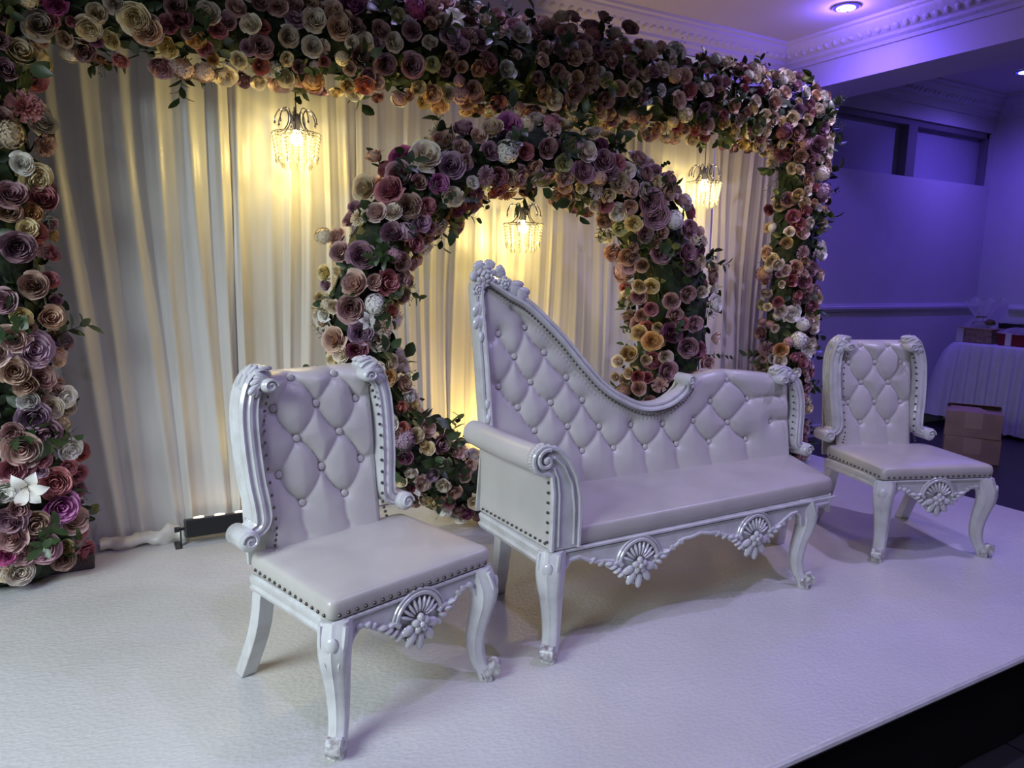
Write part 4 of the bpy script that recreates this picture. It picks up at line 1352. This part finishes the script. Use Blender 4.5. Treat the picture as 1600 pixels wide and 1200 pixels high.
def make_chair(loc, rz, label):
    t = empty('carved_chair', (loc[0], loc[1], .001), label, 'chair', rz, 'white carved side chairs flanking the sofa')
    ZA, ZS = .412, .474
    seat_c = [(-.31, 0), (.31, 0), (.305, .50), (-.305, .50)]
    cushion(seat_c, ZA, ZS).build('seat', M['leather_seat'], t, angle=60)
    # seat rails with a moulded edge
    MOLD = [(0, 0), (.012, .004), (.016, .016), (.010, .026), (.014, .034), (.014, .050), (.006, .058), (-.016, .058), (-.016, 0)]
    sr = MB()
    for s in (-1, 1):
        pa = [(s * .296, .03, .350), (s * .300, .12, .356), (s * .302, .28, .354), (s * .300, .44, .348), (s * .296, .495, .340)]
        loops = [[Vector(p) + Vector((s * q[0], 0, q[1] * (1 if True else 0))) for q in MOLD] for p in smooth_path(pa, 14)]
        sr.loft(loops)
    sr.box(-.29, .29, .46, .495, .34, .408)
    sr.build('seat_rail', M['paint'], t, angle=35)
    # shaped front apron
    half = [(0, .236), (.022, .240), (.040, .252), (.056, .272), (.075, .285), (.090, .300), (.108, .322), (.130, .335), (.150, .332), (.168, .345), (.190, .362), (.215, .360), (.235, .340), (.248, .312), (.254, .29)]
    low = [(-x, z) for x, z in reversed(half)] + half[1:]
    poly = [(-.285, .408), (-.285, .29)] + low + [(.285, .29), (.285, .408)]
    ap = MB().prism(poly, .004, .030)
    ap.tube([(x, .004, z + .003) for x, z in low], .0065, 6)
    ap.tube([(-.30, .002, .405), (.30, .002, .405)], .006, 6)
    apr = ap.build('front_apron', M['paint'], t, angle=35)
    sh = MB(); shell(sh, (0, .002, .318), .080)
    for s in (-1, 1):
        for k, (x, z) in enumerate(((.165, .354), (.185, .364), (.215, .368))):
            sh.ball((s * x, .000, z), (.014, .008, .009), 7, 5, Matrix.Rotation(s * .6, 3, 'Y'))
    sh.build('shell_carving', M['paint'], apr, angle=50)
    for s in (-1, 1):
        leg_parts(t, (s * .272, .030, .40), (s * .288, .010, 0), (s, -1), .408)
        post_leg(t, (s * .272, .47, .36), (s * .288, .60, 0), .027)
    # tufted back
    yb, rec = .485, .125
    B = [(-.160, .71), (0, .71), (.160, .71), (-.160, .93), (0, .93), (.160, .93), (-.083, .60), (.083, .60), (-.083, .82), (.083, .82), (-.083, 1.025), (.083, 1.025)]
    segs = button_net(B, .083, .105, .49)
    for z in (.71, .93):
        segs += [(-.16, z, -.26, z + .01, .5), (.16, z, .26, z + .01, .5)]
    nx, nz = 74, 96
    xs = np.linspace(-.225, .225, nx); zs = np.linspace(.465, 1.045, nz)
    Xg, Zg = np.meshgrid(xs, zs)
    edge = np.minimum(np.minimum(.225 - np.abs(Xg), 1.09 - Zg), Zg - .44)
    Hh = tuft(Xg, Zg, B, segs, edge, .034)
    pts = []
    for j in range(nz):
        roll = max(0, zs[j] - 1.00)
        for i in range(nx):
            pts.append((xs[i], yb + rec * (zs[j] - .48) - Hh[j, i] + roll * roll * 12, zs[j] - roll * roll * 4))
    for (dy, z) in ((.045, 1.050), (.068, 1.045), (.085, 1.02), (.085, .7), (.085, .42)):
        for i in range(nx):
            pts.append((xs[i], yb + rec * (z - .48) + dy, z))
    bk = MB().grid(pts, nx, nz + 5).build('backrest', M['leather'], t, angle=75)
    P = slanted(yb, rec)
    for bx, bz in B:
        k = MB()
        roll = max(0, bz - 1.0)
        link_copy('button', BUTTON, bk, Matrix.Translation(P(bx, bz, -.004 + roll * roll * 12)) @ Matrix.Rotation(PI / 2 - .12, 4, 'X'))
    # fluted posts either side, rolling in at the top and out to a volute at the seat
    post = [(.182, 1.028), (.206, 1.040), (.236, 1.012), (.256, .945), (.260, .85), (.254, .72), (.243, .62), (.250, .565), (.302, .538)]
    posts = [carved_post(t, post, rec, yb - .008, s, scale=.92)[0] for s in (-1, 1)]
    bn = []
    for s in (-1, 1):
        path = smooth_path([P(s * .186, 1.0, -.050), P(s * .214, .93, -.054), P(s * .222, .82, -.056), P(s * .216, .68, -.056), P(s * .208, .56, -.055), P(s * .220, .50, -.055)], 17)
        bn += [(p, Vector((-s * .6, -1, 0))) for p in path]
    np_ = []
    for s in (-1, 1):
        np_ += line_pts((s * .3125, .012, ZA + .014), (s * .308, .47, ZA + .014), 14, Vector((s, 0, 0)))
    np_ += line_pts((-.295, -.003, ZA + .014), (.295, -.003, ZA + .014), 20, Vector((0, -1, 0)))
    nails(t, np_)
    moved = [bk, nails(t, bn)] + posts
    # plain rear panel between the posts
    rear = MB().prism([(-.25, .40), (.25, .40), (.25, .9), (.22, 1.02), (-.22, 1.02), (-.25, .9)], yb + .088, yb + .102, lambda x, y, z: (x, y + rec * (z - .48), z)).build('rear_panel', M['paint'], t, smooth=False, bevel=.004)
    for o in moved + [rear]: o.location.x = -.03
    return t


make_chair((.798, 2.003, 0), math.radians(16.1), 'white tufted chair with carved posts, nearest the camera, standing clear of the stage edge')
make_chair((3.581, 2.044, 0), math.radians(-19.9), 'white tufted carved chair at the far end of the stage, beside the gift table')

# ---- the asymmetric sofa
SX, SY = 2.05, 2.10
so = empty('chaise_sofa', (SX, SY, .001), 'white tufted love seat with one tall sweeping carved end and one rolled arm', 'sofa')


def w2(x, y=None, z=None):
    return (x - SX, y - SY) if z is None else (x - SX, y - SY, z)


ZA, ZS = .412, .478
seat_c = [w2(1.425, 2.10), w2(2.885, 2.125), w2(3.10, 2.57), w2(1.40, 2.62)]
cushion(seat_c, ZA, ZS + .004, .02).build('seat', M['leather_seat'], so, angle=60)
# lower frame
fr_ = MB()
out = rounded_quad([w2(1.315, 2.105), w2(2.875, 2.13), w2(3.09, 2.57), w2(1.30, 2.60)], 0, 0, .02)
def ringloop(z, ins): return rounded_quad([w2(1.315, 2.105), w2(2.875, 2.13), w2(3.09, 2.57), w2(1.30, 2.60)], z, ins, .02)
fr_.loft([ringloop(.350, .012), ringloop(.352, .0), ringloop(.366, -.006), ringloop(.374, .002), ringloop(.384, .0), ringloop(.402, -.004), ringloop(.412, .002), ringloop(.413, .03)])
fr_.build('seat_rail', M['paint'], so, angle=35)
# front apron with two shells
def apron_low():
    L = [(1.385, .29), (1.392, .325), (1.42, .362), (1.46, .368), (1.49, .352), (1.53, .335), (1.58, .330), (1.62, .322), (1.645, .285), (1.675, .255), (1.705, .225), (1.735, .212), (1.765, .228), (1.79, .262), (1.82, .290),
         (1.87, .305), (1.93, .335), (1.96, .352), (2.00, .352), (2.05, .362), (2.10, .352), (2.14, .350), (2.19, .330), (2.24, .318), (2.275, .290), (2.30, .258), (2.33, .230), (2.36, .215), (2.39, .232), (2.42, .265), (2.45, .300),
         (2.50, .318), (2.55, .345), (2.585, .362), (2.62, .365), (2.645, .345), (2.655, .30)]
    return [(x - SX, z) for x, z in L]
low = apron_low()
poly = [(1.35 - SX, .408), (1.35 - SX, .29)] + low + [(2.70 - SX, .30), (2.70 - SX, .408)]
fy = lambda x, y, z: (x, y + .012 + .004 * (x + .7), z)
ap = MB().prism(poly, -.018, .012, fy)
ap.tube([fy(x, -.018, z + .003) for x, z in low], .0075, 6)
ap.tube([fy(1.33 - SX, -.020, .404), fy(2.87 - SX, -.020, .404)], .007, 6)
ap.tube([fy(1.40 - SX, -.018, .392), fy(2.62 - SX, -.018, .392)], .003, 5)
apr = ap.build('front_apron', M['paint'], so, angle=35)
for i, x in enumerate((1.735, 2.362)):
    sh = MB(); shell(sh, fy(x - SX, -.018, .300), .084)
    for s in (-1, 1):
        for k, (dx, z) in enumerate(((.135, .318), (.175, .328), (.215, .345))):
            sh.ball(fy(x - SX + s * dx, -.020, z), (.018, .008, .010), 7, 5, Matrix.Rotation(s * .5, 3, 'Y'))
    sh.build('shell_carving', M['paint'], apr, angle=50)
# end apron on the open side
ea = MB()
p0 = Vector((*w2(2.875, 2.125), 0)); p1 = Vector((*w2(3.085, 2.56), 0)); d = (p1 - p0).normalized(); nrm = Vector((d.y, -d.x, 0)); LL = (p1 - p0).length
ep = [(0, .41), (0, .32), (.03, .335), (.07, .358), (.12, .35), (.2, .325), (LL / 2, .315), (LL - .2, .325), (LL - .12, .35), (LL - .07, .345), (LL - .03, .33), (LL, .31), (LL, .41)]
ea.prism(ep, -.004, .02, lambda x, y, z: tuple(p0 + d * x - nrm * y + Vector((0, 0, z))))
ea.build('side_apron', M['paint'], so, angle=35, bevel=.004)
leg_parts(so, (1.362 - SX, 2.125 - SY, .40), (1.345 - SX, 2.095 - SY, 0), (-1, -1), .41, .052)
leg_parts(so, (2.705 - SX, 2.145 - SY, .40), (2.70 - SX, 2.112 - SY, 0), (1, -1), .41, .046)
post_leg(so, (1.40 - SX, 2.56 - SY, .37), (1.435 - SX, 2.68 - SY, 0), .028)
post_leg(so, (3.0 - SX, 2.49 - SY, .37), (3.04 - SX, 2.545 - SY, 0), .028)
# back plane
YA, YB_, REC = 2.60, 2.52, .12
def back_y(x, z, dy=0): return YA + (YB_ - YA) * (x - 1.30) / 1.72 + REC * (z - .48) + dy
def BP(x, z, dy=0): return Vector((x - SX, back_y(x, z, dy) - SY, z))
OUT = [(1.325, .66), (1.318, .80), (1.312, 1.04), (1.302, 1.25), (1.306, 1.345), (1.345, 1.385), (1.405, 1.362), (1.465, 1.325), (1.55, 1.280), (1.639, 1.205), (1.73, 1.115), (1.823, 1.010), (1.919, .915), (2.019, .853), (2.124, .815), (2.233, .820), (2.325, .862), (2.362, .905)]
rail_path = smooth_path([(x, 0, z) for x, z in OUT], 110)
rail_in = []
for k, p in enumerate(rail_path):
    a = rail_path[max(0, k - 1)]; b = rail_path[min(109, k + 1)]
    t = (b - a).normalized(); nn = Vector((t.z, 0, -t.x))      # towards the panel
    rail_in.append(p + nn * .020)
RAILP = [(.022, .012), (.022, -.032), (.017, -.042), (.009, -.042), (.004, -.036), (-.005, -.050), (-.013, -.050), (-.018, -.038), (-.022, -.028), (-.022, .012)]
mb = MB()
loops = []
for k, p in enumerate(rail_in):
    a = rail_in[max(0, k - 1)]; b = rail_in[min(109, k + 1)]
    t = (b - a).normalized(); nn = Vector((-t.z, 0, t.x))      # outwards
    s = 1 if k < 100 else 1 - .25 * (k - 99) / 10
    loops.append([BP(p.x + nn.x * q[0] * s, p.z + nn.z * q[0] * s, q[1] * s - .005) for q in RAILP])
mb.loft(loops)
top = mb.build('back_rail', M['paint'], so, angle=35)
# scroll where the sweeping rail ends
v = MB(); e = rail_in[-1]; c = BP(e.x - .002, e.z + .012)
nn_ = 18
v.loft([[c + Vector((r * math.cos(2 * PI * i / nn_), y, r * math.sin(2 * PI * i / nn_))) for i in range(nn_)] for r, y in ((.012, -.062), (.024, -.058), (.030, -.046), (.030, .03), (.024, .034))])
v.tube([c + Vector((math.cos(t) * (.025 - .0025 * t), -.062, math.sin(t) * (.025 - .0025 * t))) for t in [i * .45 for i in range(18)]], .004, 5)
v.build('rail_scroll', M['paint'], top, angle=40)
# crest: carved roses and leaves over the tall corner
cr = MB(); rs = random.Random(2)
def rosette(c, r):
    cr.ball(c, (r * .34, r * .4, r * .34), 8, 6)
    for ring, (n, d, s) in enumerate(((5, .5, .42), (6, .9, .46))):
        for k in range(n):
            a = 2 * PI * k / n + ring * .5
            q = c + Vector((math.cos(a) * r * d, .004 * ring, math.sin(a) * r * d))
            R = Matrix.Rotation(-a, 3, 'Y')
            cr.ball(q, (r * s * .62, r * .30, r * s), 7, 5, R)
rosette(BP(1.352, 1.372, -.050), .040)
rosette(BP(1.432, 1.342, -.050), .030)
rosette(BP(1.318, 1.318, -.048), .026)
for (x, z, dx, dz, L) in ((1.330, 1.395, -.5, 1, .040), (1.362, 1.400, .3, 1, .040), (1.395, 1.380, 1, .6, .045), (1.455, 1.340, 1, -.4, .065), (1.49, 1.318, 1, -.6, .060), (1.318, 1.27, .0, -1, .060), (1.316, 1.215, 0, -1, .055), (1.31, 1.37, -1, .3, .03)):
    leafy(cr, BP(x, z, -.046), (dx, 0, dz), (0, -1, 0), L, .036, 3)
cr.build('crest_carving', M['paint'], top, angle=50)
for (x, z) in ((1.318, 1.13), (1.334, .86), (1.336, .80)):
    MB().ball(BP(x, z, -.046), (.012, .012, .022), 8, 6).build('carved_bead', M['paint'], top, angle=60)
# tufted panel
rx = np.array([p.x for p in rail_in]); rz_ = np.array([p.z for p in rail_in])
half = int(np.argmax(rz_))
sx_, sz_ = rx[half:], rz_[half:]
order = np.argsort(sx_)
hump_x = np.array([2.385, 2.42, 2.48, 2.56, 2.64, 2.76, 2.90, 2.98, 3.06]); hump_z = np.array([.875, .905, .925, .935, .935, .925, .908, .895, .885])
def ztop(x):
    a = np.interp(x, sx_[order], sz_[order]) - .004
    b = np.interp(x, hump_x, hump_z)
    return np.where(x < 2.375, a, b)
NXC, NZC = 250, 64
xs = np.concatenate([np.linspace(1.342, 1.42, 22), np.linspace(1.43, 3.035, NXC - 22)])
zt = ztop(xs); zb = .455
V = np.linspace(0, 1, NZC)
Xg = np.repeat(xs[None, :], NZC, 0); Zg = zb + V[:, None] * (zt[None, :] - zb)
CB = [(1.417, 1.138), (1.539, 1.163), (1.486, 1.042), (1.629, 1.054), (1.406, .922), (1.557, .933), (1.734, .944), (1.493, .830), (1.652, .840), (1.811, .841), (1.569, .727), (1.732, .732), (1.894, .719), (2.063, .714), (2.241, .705), (1.650, .622),
      (1.802, .619), (1.966, .616), (2.140, .606), (2.321, .603), (2.422, .707), (2.518, .597), (2.529, .792), (2.637, .683), (2.753, .590), (2.768, .788), (2.913, .666), (2.639, .890)]
segs = button_net(CB, .09, .108, .49)
segs += [(2.768, .788, 2.99, .79, .6), (2.913, .666, 3.02, .668, .6), (1.417, 1.138, 1.35, 1.10, .5), (1.406, .922, 1.34, .93, .5), (2.639, .89, 2.635, .94, .8), (1.539, 1.163, 1.48, 1.24, .5)]
edge = np.minimum(np.minimum(Xg - 1.335, 3.04 - Xg), np.where(Xg < 2.37, zt[None, :] - Zg + .004, .08))
Hh = tuft(Xg, Zg, CB, segs, edge, .036)
pts = []
for j in range(NZC):
    for i in range(NXC):
        x, z = xs[i], Zg[j, i]
        roll = max(0.0, z - (zt[i] - .05)) if x > 2.375 else 0.0
        q = BP(x, z, -Hh[j, i] + roll * roll * 9); pts.append(q)
for (dy, dz) in ((.030, .004), (.044, -.02), (.046, -.2)):
    for i in range(NXC):
        pts.append(BP(xs[i], zt[i] + dz, dy))
for i in range(NXC): pts.append(BP(xs[i], .42, .046))
bk = MB().grid(pts, NXC, NZC + 4).build('backrest', M['leather'], so, angle=75)
for bx, bz in CB:
    roll = max(0.0, bz - (float(ztop(np.array([bx]))[0]) - .05)) if bx > 2.375 else 0
    link_copy('button', BUTTON, bk, Matrix.Translation(BP(bx, bz, -.004 + roll * roll * 9)) @ Matrix.Rotation(PI / 2 - .12, 4, 'X'))
# rear panel follows the outline
rp = [(1.31, .40)] + [(p.x, p.z) for p in rail_in[::3]] + [(2.40, .89), (2.5, .915), (2.64, .92), (2.9, .885), (3.06, .86), (3.08, .40)]
MB().prism(rp, .048, .060, lambda x, y, z: tuple(BP(x, z, y))).build('rear_panel', M['paint'], so, smooth=False)
# carved post on the open end
post = [(2.940, .892), (2.970, .908), (3.020, .892), (3.066, .846), (3.084, .77), (3.080, .68), (3.068, .60), (3.070, .545), (3.118, .515)]
class _P: pass
path = smooth_path([tuple(BP(x, z, -.010)) for x, z in post], 40)
sc = [.72 + .28 * min(1, i / 6) for i in range(40)]
for i in range(8): sc[-1 - i] = .66 + .34 * i / 8
mb = MB().sweep(path, [(a * .82, b * .9) for a, b in FLUTED], (0, 1, 0), sc)
pst = mb.build('back_post', M['paint'], so, angle=35)
head_carving(pst, path, 1, .9)
vo = MB(); c = path[-1]
vo.loft([[c + Vector((r * math.cos(2 * PI * i / 20), y, r * math.sin(2 * PI * i / 20))) for i in range(20)] for r, y in ((.012, -.060), (.028, -.057), (.034, -.048), (.034, .04), (.028, .046))])
vo.tube([c + Vector((math.cos(t) * (.028 - .0026 * t), -.061, math.sin(t) * (.028 - .0026 * t))) for t in [i * .45 for i in range(19)]], .004, 5)
vo.build('volute', M['paint'], pst, angle=40)
# rolled arm: upholstered body, then the scrolled front board
def arm_outline(g):
    """x, z of the arm seen from the front; g shrinks it"""
    P = [(1.450, .415), (1.452, .52), (1.450, .60), (1.432, .68), (1.398, .742), (1.352, .785), (1.300, .800)]
    for k in range(1, 9):
        a = math.radians(90 + 24 * k); P.append((1.303 + .050 * math.cos(a), .750 + .050 * math.sin(a)))
    P += [(1.330, .690), (1.338, .63), (1.338, .52), (1.335, .415)]
    m = Vector((1.385, 0, .62))
    return [(x + (m.x - x) * 0 - SX - g * (1 if x > 1.39 else -.5 if x > 1.32 else -1), z - g * (1 if z > .7 else 0)) for x, z in P]
ab = arm_outline(.006)
N_ = 14
loops = []
for k in range(N_):
    y = .006 + (.50) * k / (N_ - 1)
    dx = -.028 * k / (N_ - 1); dz = -.006 * math.sin(PI * k / (N_ - 1)) + .004 * k / N_
    loops.append([(x + dx, y, z + dz * (1 if z > .6 else 0)) for x, z in ab])
arm = MB().loft(loops).build('arm', M['leather'], so, angle=50)
ao = arm_outline(0)
fb = MB().prism(ao, -.014, .008)
edge_path = [(x, -.014, z) for x, z in ao]
fb.tube(edge_path, .0085, 6, False)
cxs, czs = 1.303 - SX, .750
fb.tube([(cxs + math.cos(t) * (.047 - .0052 * t), -.020, czs + math.sin(t) * (.047 - .0052 * t)) for t in [1.2 + i * .32 for i in range(24)]], .0075, 6)
fb.ball((cxs, -.018, czs), (.014, .010, .014), 10, 6)
fb.tube([(1.425 - SX, -.018, .43), (1.425 - SX, -.018, .56), (1.412 - SX, -.018, .655), (1.375 - SX, -.018, .725), (1.335 - SX, -.018, .76)], .004, 5)
fb.tube([(1.36 - SX, -.018, .43), (1.36 - SX, -.018, .62), (1.352 - SX, -.018, .68), (1.335 - SX, -.018, .72)], .004, 5)
fb.build('arm_front_board', M['paint'], so, angle=40)
# pleated leather edge round the front board
ple = MB()
ap_ = [Vector((x, .012, z)) for x, z in ao[1:16]]
for a, b in zip(ap_, ap_[1:]):
    for t in (0, .5):
        q = a.lerp(b, t); ple.ball(q, (.010, .016, .010), 6, 4)
ple.build('gathered_piping', M['leather'], arm, angle=70)
np_ = []
path = [p for p in rail_in[30:106]]
for k in range(26, 108, 1):
    p = rail_in[k]; a = rail_in[k - 1]; b = rail_in[min(109, k + 1)]
    t = (b - a).normalized(); nn = Vector((t.z, 0, -t.x)); q = p + nn * .030
    np_.append((BP(q.x, q.z, -.046), Vector((0, -1, 0))))
for z in np.linspace(.60, .86, 9):
    np_.append((BP(3.030 - .02 * abs(z - .75) / .15, float(z), -.056), Vector((-.6, -1, 0))))
for i in range(15):
    u = (i + .5) / 15
    np_.append((Vector((1.333 - SX - .03 * u, .012 + .47 * u, .432)), Vector((-1, 0, 0))))
for z in np.linspace(.44, .66, 7):
    np_.append((Vector((1.333 - SX, .016, float(z))), Vector((-1, -.2, 0))))
nails(so, np_, .0058)
# ------------------------------------------------------------------ gift table at the far wall
TX0, TX1, TY0, TY1, TZ = 9.02, 9.62, 2.9, 5.16, .64
tb = empty('folding_table', (9.34, 4.03, FLOOR_Z), 'long folding table under the white pleated cloth by the far wall', 'table')
MB().box(-.30, .30, -1.11, 1.11, TZ - FLOOR_Z - .05, TZ - FLOOR_Z - .012).build('table_top', M['frame_grey'], tb, smooth=False, bevel=.004)
for sx in (-1, 1):
    for sy in (-1, 1):
        MB().tube([(sx * .26, sy * .95, .002), (sx * .24, sy * .95, TZ - FLOOR_Z - .05)], .016, 8).build('leg', M['black'], tb)
cl = MB()
per = []
def edge_run(a, b, n):
    return [(a[0] + (b[0] - a[0]) * i / n, a[1] + (b[1] - a[1]) * i / n) for i in range(n)]
per = edge_run((TX0, TY0), (TX0, TY1), 150) + edge_run((TX0, TY1), (TX1, TY1), 40) + edge_run((TX1, TY1), (TX1, TY0), 30) + edge_run((TX1, TY0), (TX0, TY0), 40)
cxm, cym = (TX0 + TX1) / 2, (TY0 + TY1) / 2
nper = len(per); loops = []
rsx = random.Random(5); phs = [rsx.uniform(.8, 1.25) for _ in range(nper)]
acc = 0; ph = []
for i in range(nper): acc += phs[i]; ph.append(acc)
for z, fl, am in ((TZ, -.30, 0), (TZ, -.02, 0), (TZ - .004, .0, 0), (TZ - .03, .012, .003), (TZ - .12, .02, .012), (TZ - .35, .04, .020), (TZ - .6, .055, .026), (TZ - .8, .065, .030), (FLOOR_Z + .03, .072, .032)):
    l = []
    for i, (x, y) in enumerate(per):
        dx = -1 if x <= TX0 + 1e-6 else (1 if x >= TX1 - 1e-6 else 0); dy = -1 if y <= TY0 + 1e-6 else (1 if y >= TY1 - 1e-6 else 0)
        corner = 0
        if x <= TX0 + .1 and y >= TY1 - .25:      # the far front corner falls in one big flare
            corner = (1 - (TY1 - y) / .25) if dx else (1 - (x - TX0) / .1)
        w = am * math.sin(ph[i] * 2 * PI / 8.5)
        f = fl + w + corner * am * 4.0
        if dx == 1 and fl > 0: f = .012 + .35 * (w + fl)
        ox, oy = (dx, dy) if fl > -.1 else (0, 0)
        if fl < -.1: l.append((cxm + (x - cxm) * .1, cym + (y - cym) * .1, z))
        elif fl < 0: l.append((x - dx * -fl, y - dy * -fl, z))
        else:
            lift = .03 * corner if z < FLOOR_Z + .1 else 0
            l.append((x + ox * f, y + oy * (f if not corner else f * 1.0), z + (.01 + .008 * math.sin(ph[i])) * (z < 0) + lift * 4))
    loops.append(l)
cl.loft(loops, True, False)
tag(cl.build('tablecloth', M['cloth'], angle=180), 'white pleated tablecloth hanging to the floor on the gift table', 'tablecloth')
# brown hamper wrapped in cellophane
hz = TZ + .003
h1 = empty('gift_hamper', (9.22, 4.98, hz), 'brown printed gift box under gathered clear cellophane on the white table', 'gift')
MB().prism([(-.10, 0), (.10, 0), (.12, .165), (-.12, .165)], -.20, .17, None).build('box', M['kraft'], h1, smooth=False, bevel=.004)
MB().box(-.135, .135, -.215, .185, .165, .178).build('rim', M['cardboard'], h1, smooth=False, bevel=.003)
MB().box(-.128, -.108, .12, .20, -.001, .172).build('ribbon_band', M['ribbon'], h1, smooth=False, bevel=.002)
ol = MB()
for k in range(7):
    a = k * 2.4; ol.ball((.05 * math.cos(a), .08 * math.sin(a) - .03, .20 + .02 * (k % 3)), (.05, .07, .045), 8, 6, Matrix.Rotation(a, 3, 'Z'))
ol.build('tissue_filling', M['olive'], h1, angle=70)
def cello(r_list, seed, n=40):
    loops = []
    for r, z in r_list:
        l = []
        for i in range(n):
            a = 2 * PI * i / n
            k = r * (1 + .32 * noise.noise(Vector((math.cos(a) * 2.2 + seed, math.sin(a) * 2.2, z * 6))) + .12 * math.sin(a * 9 + seed + z * 20))
            l.append((k * math.cos(a) * .8, k * math.sin(a) * 1.1, z + .03 * math.sin(a * 7 + seed) * (z > .3)))
        loops.append(l)
    return MB().loft(loops, False, False)
cello([(.16, .18), (.13, .23), (.075, .28), (.045, .31), (.085, .36), (.14, .42), (.17, .475), (.19, .515)], 2).build('cellophane', M['film'], h1, angle=50)
MB().tube([(.05 * math.cos(t), .055 * math.sin(t), .308) for t in [i * .4 for i in range(17)]], .008, 6).build('bow_tie', M['olive'], h1)
# red hamper
h2 = empty('gift_hamper', (9.22, 4.52, hz), 'red lacquered gift box with a white ribbon band on the white table', 'gift')
MB().prism([(-.10, 0), (.10, 0), (.115, .135), (-.115, .135)], -.24, .19, None).build('box', M['red'], h2, smooth=False, bevel=.004)
MB().box(-.124, .124, -.25, .20, .12, .137).build('rim', M['red'], h2, smooth=False, bevel=.003)
MB().box(-.130, -.108, .035, .10, -.001, .145).build('ribbon_band', M['ribbon'], h2, smooth=False, bevel=.002)
cello([(.20, .137), (.17, .17), (.11, .20), (.05, .215)], 7).build('cellophane', M['film'], h2, angle=50)
bx = empty('black_gift_box', (9.49, 4.74, hz), 'small black box with a clear lid behind the red gift box', 'box')
MB().box(-.09, .09, -.13, .13, 0, .235).build('box', M['black'], bx, smooth=False, bevel=.005)
MB().box(-.096, -.090, -.134, -.120, .0, .25).box(-.096, -.090, .120, .134, .0, .25).box(-.096, .096, -.134, .134, .235, .246).build('clear_cover', M['glass'], bx, smooth=False)

# ------------------------------------------------------------------ cartons on the floor
def carton(x, y, z, rz, label, flaps):
    W, D, Hh = .48, .40, .25
    t = empty('carton', (x, y, z), label, 'box', rz, 'cardboard cartons')
    MB().box(-W / 2, W / 2, -D / 2, D / 2, 0, Hh).build('box', M['cardboard'], t, smooth=False, bevel=.004)
    MB().box(-.075, .075, -D / 2 - .0015, -D / 2, .09, Hh - .002).build('tape', M['tape'], t, smooth=False)
    if flaps:
        fl = MB()
        fl.add([(-W / 2, -D / 2, Hh), (W / 2 - .05, -D / 2 + .0, Hh), (W / 2 - .20, -.02, Hh + .028), (-W / 2 + .04, -.0, Hh + .028)], [(0, 1, 2, 3)])
        fl.add([(-W / 2, D / 2, Hh), (W / 2, D / 2, Hh), (W / 2 - .02, .01, Hh + .05), (-W / 2 + .02, .02, Hh + .045)], [(0, 1, 2, 3)])
        fo = fl.build('flap', M['cardboard'], t, smooth=False)
        so_ = fo.modifiers.new('solid', 'SOLIDIFY'); so_.thickness = .004
    else:
        MB().box(-W / 2, W / 2, -.0245, .0245, Hh, Hh + .0012).build('top_tape', M['tape'], t, smooth=False)
    return t


carton(7.59, 4.06, FLOOR_Z, math.radians(-58), 'lower brown cardboard carton on the dark floor beneath an open one', False)
carton(7.585, 4.06, FLOOR_Z + .2515, math.radians(-60), 'brown cardboard carton with loose top flaps, topmost of two', True)
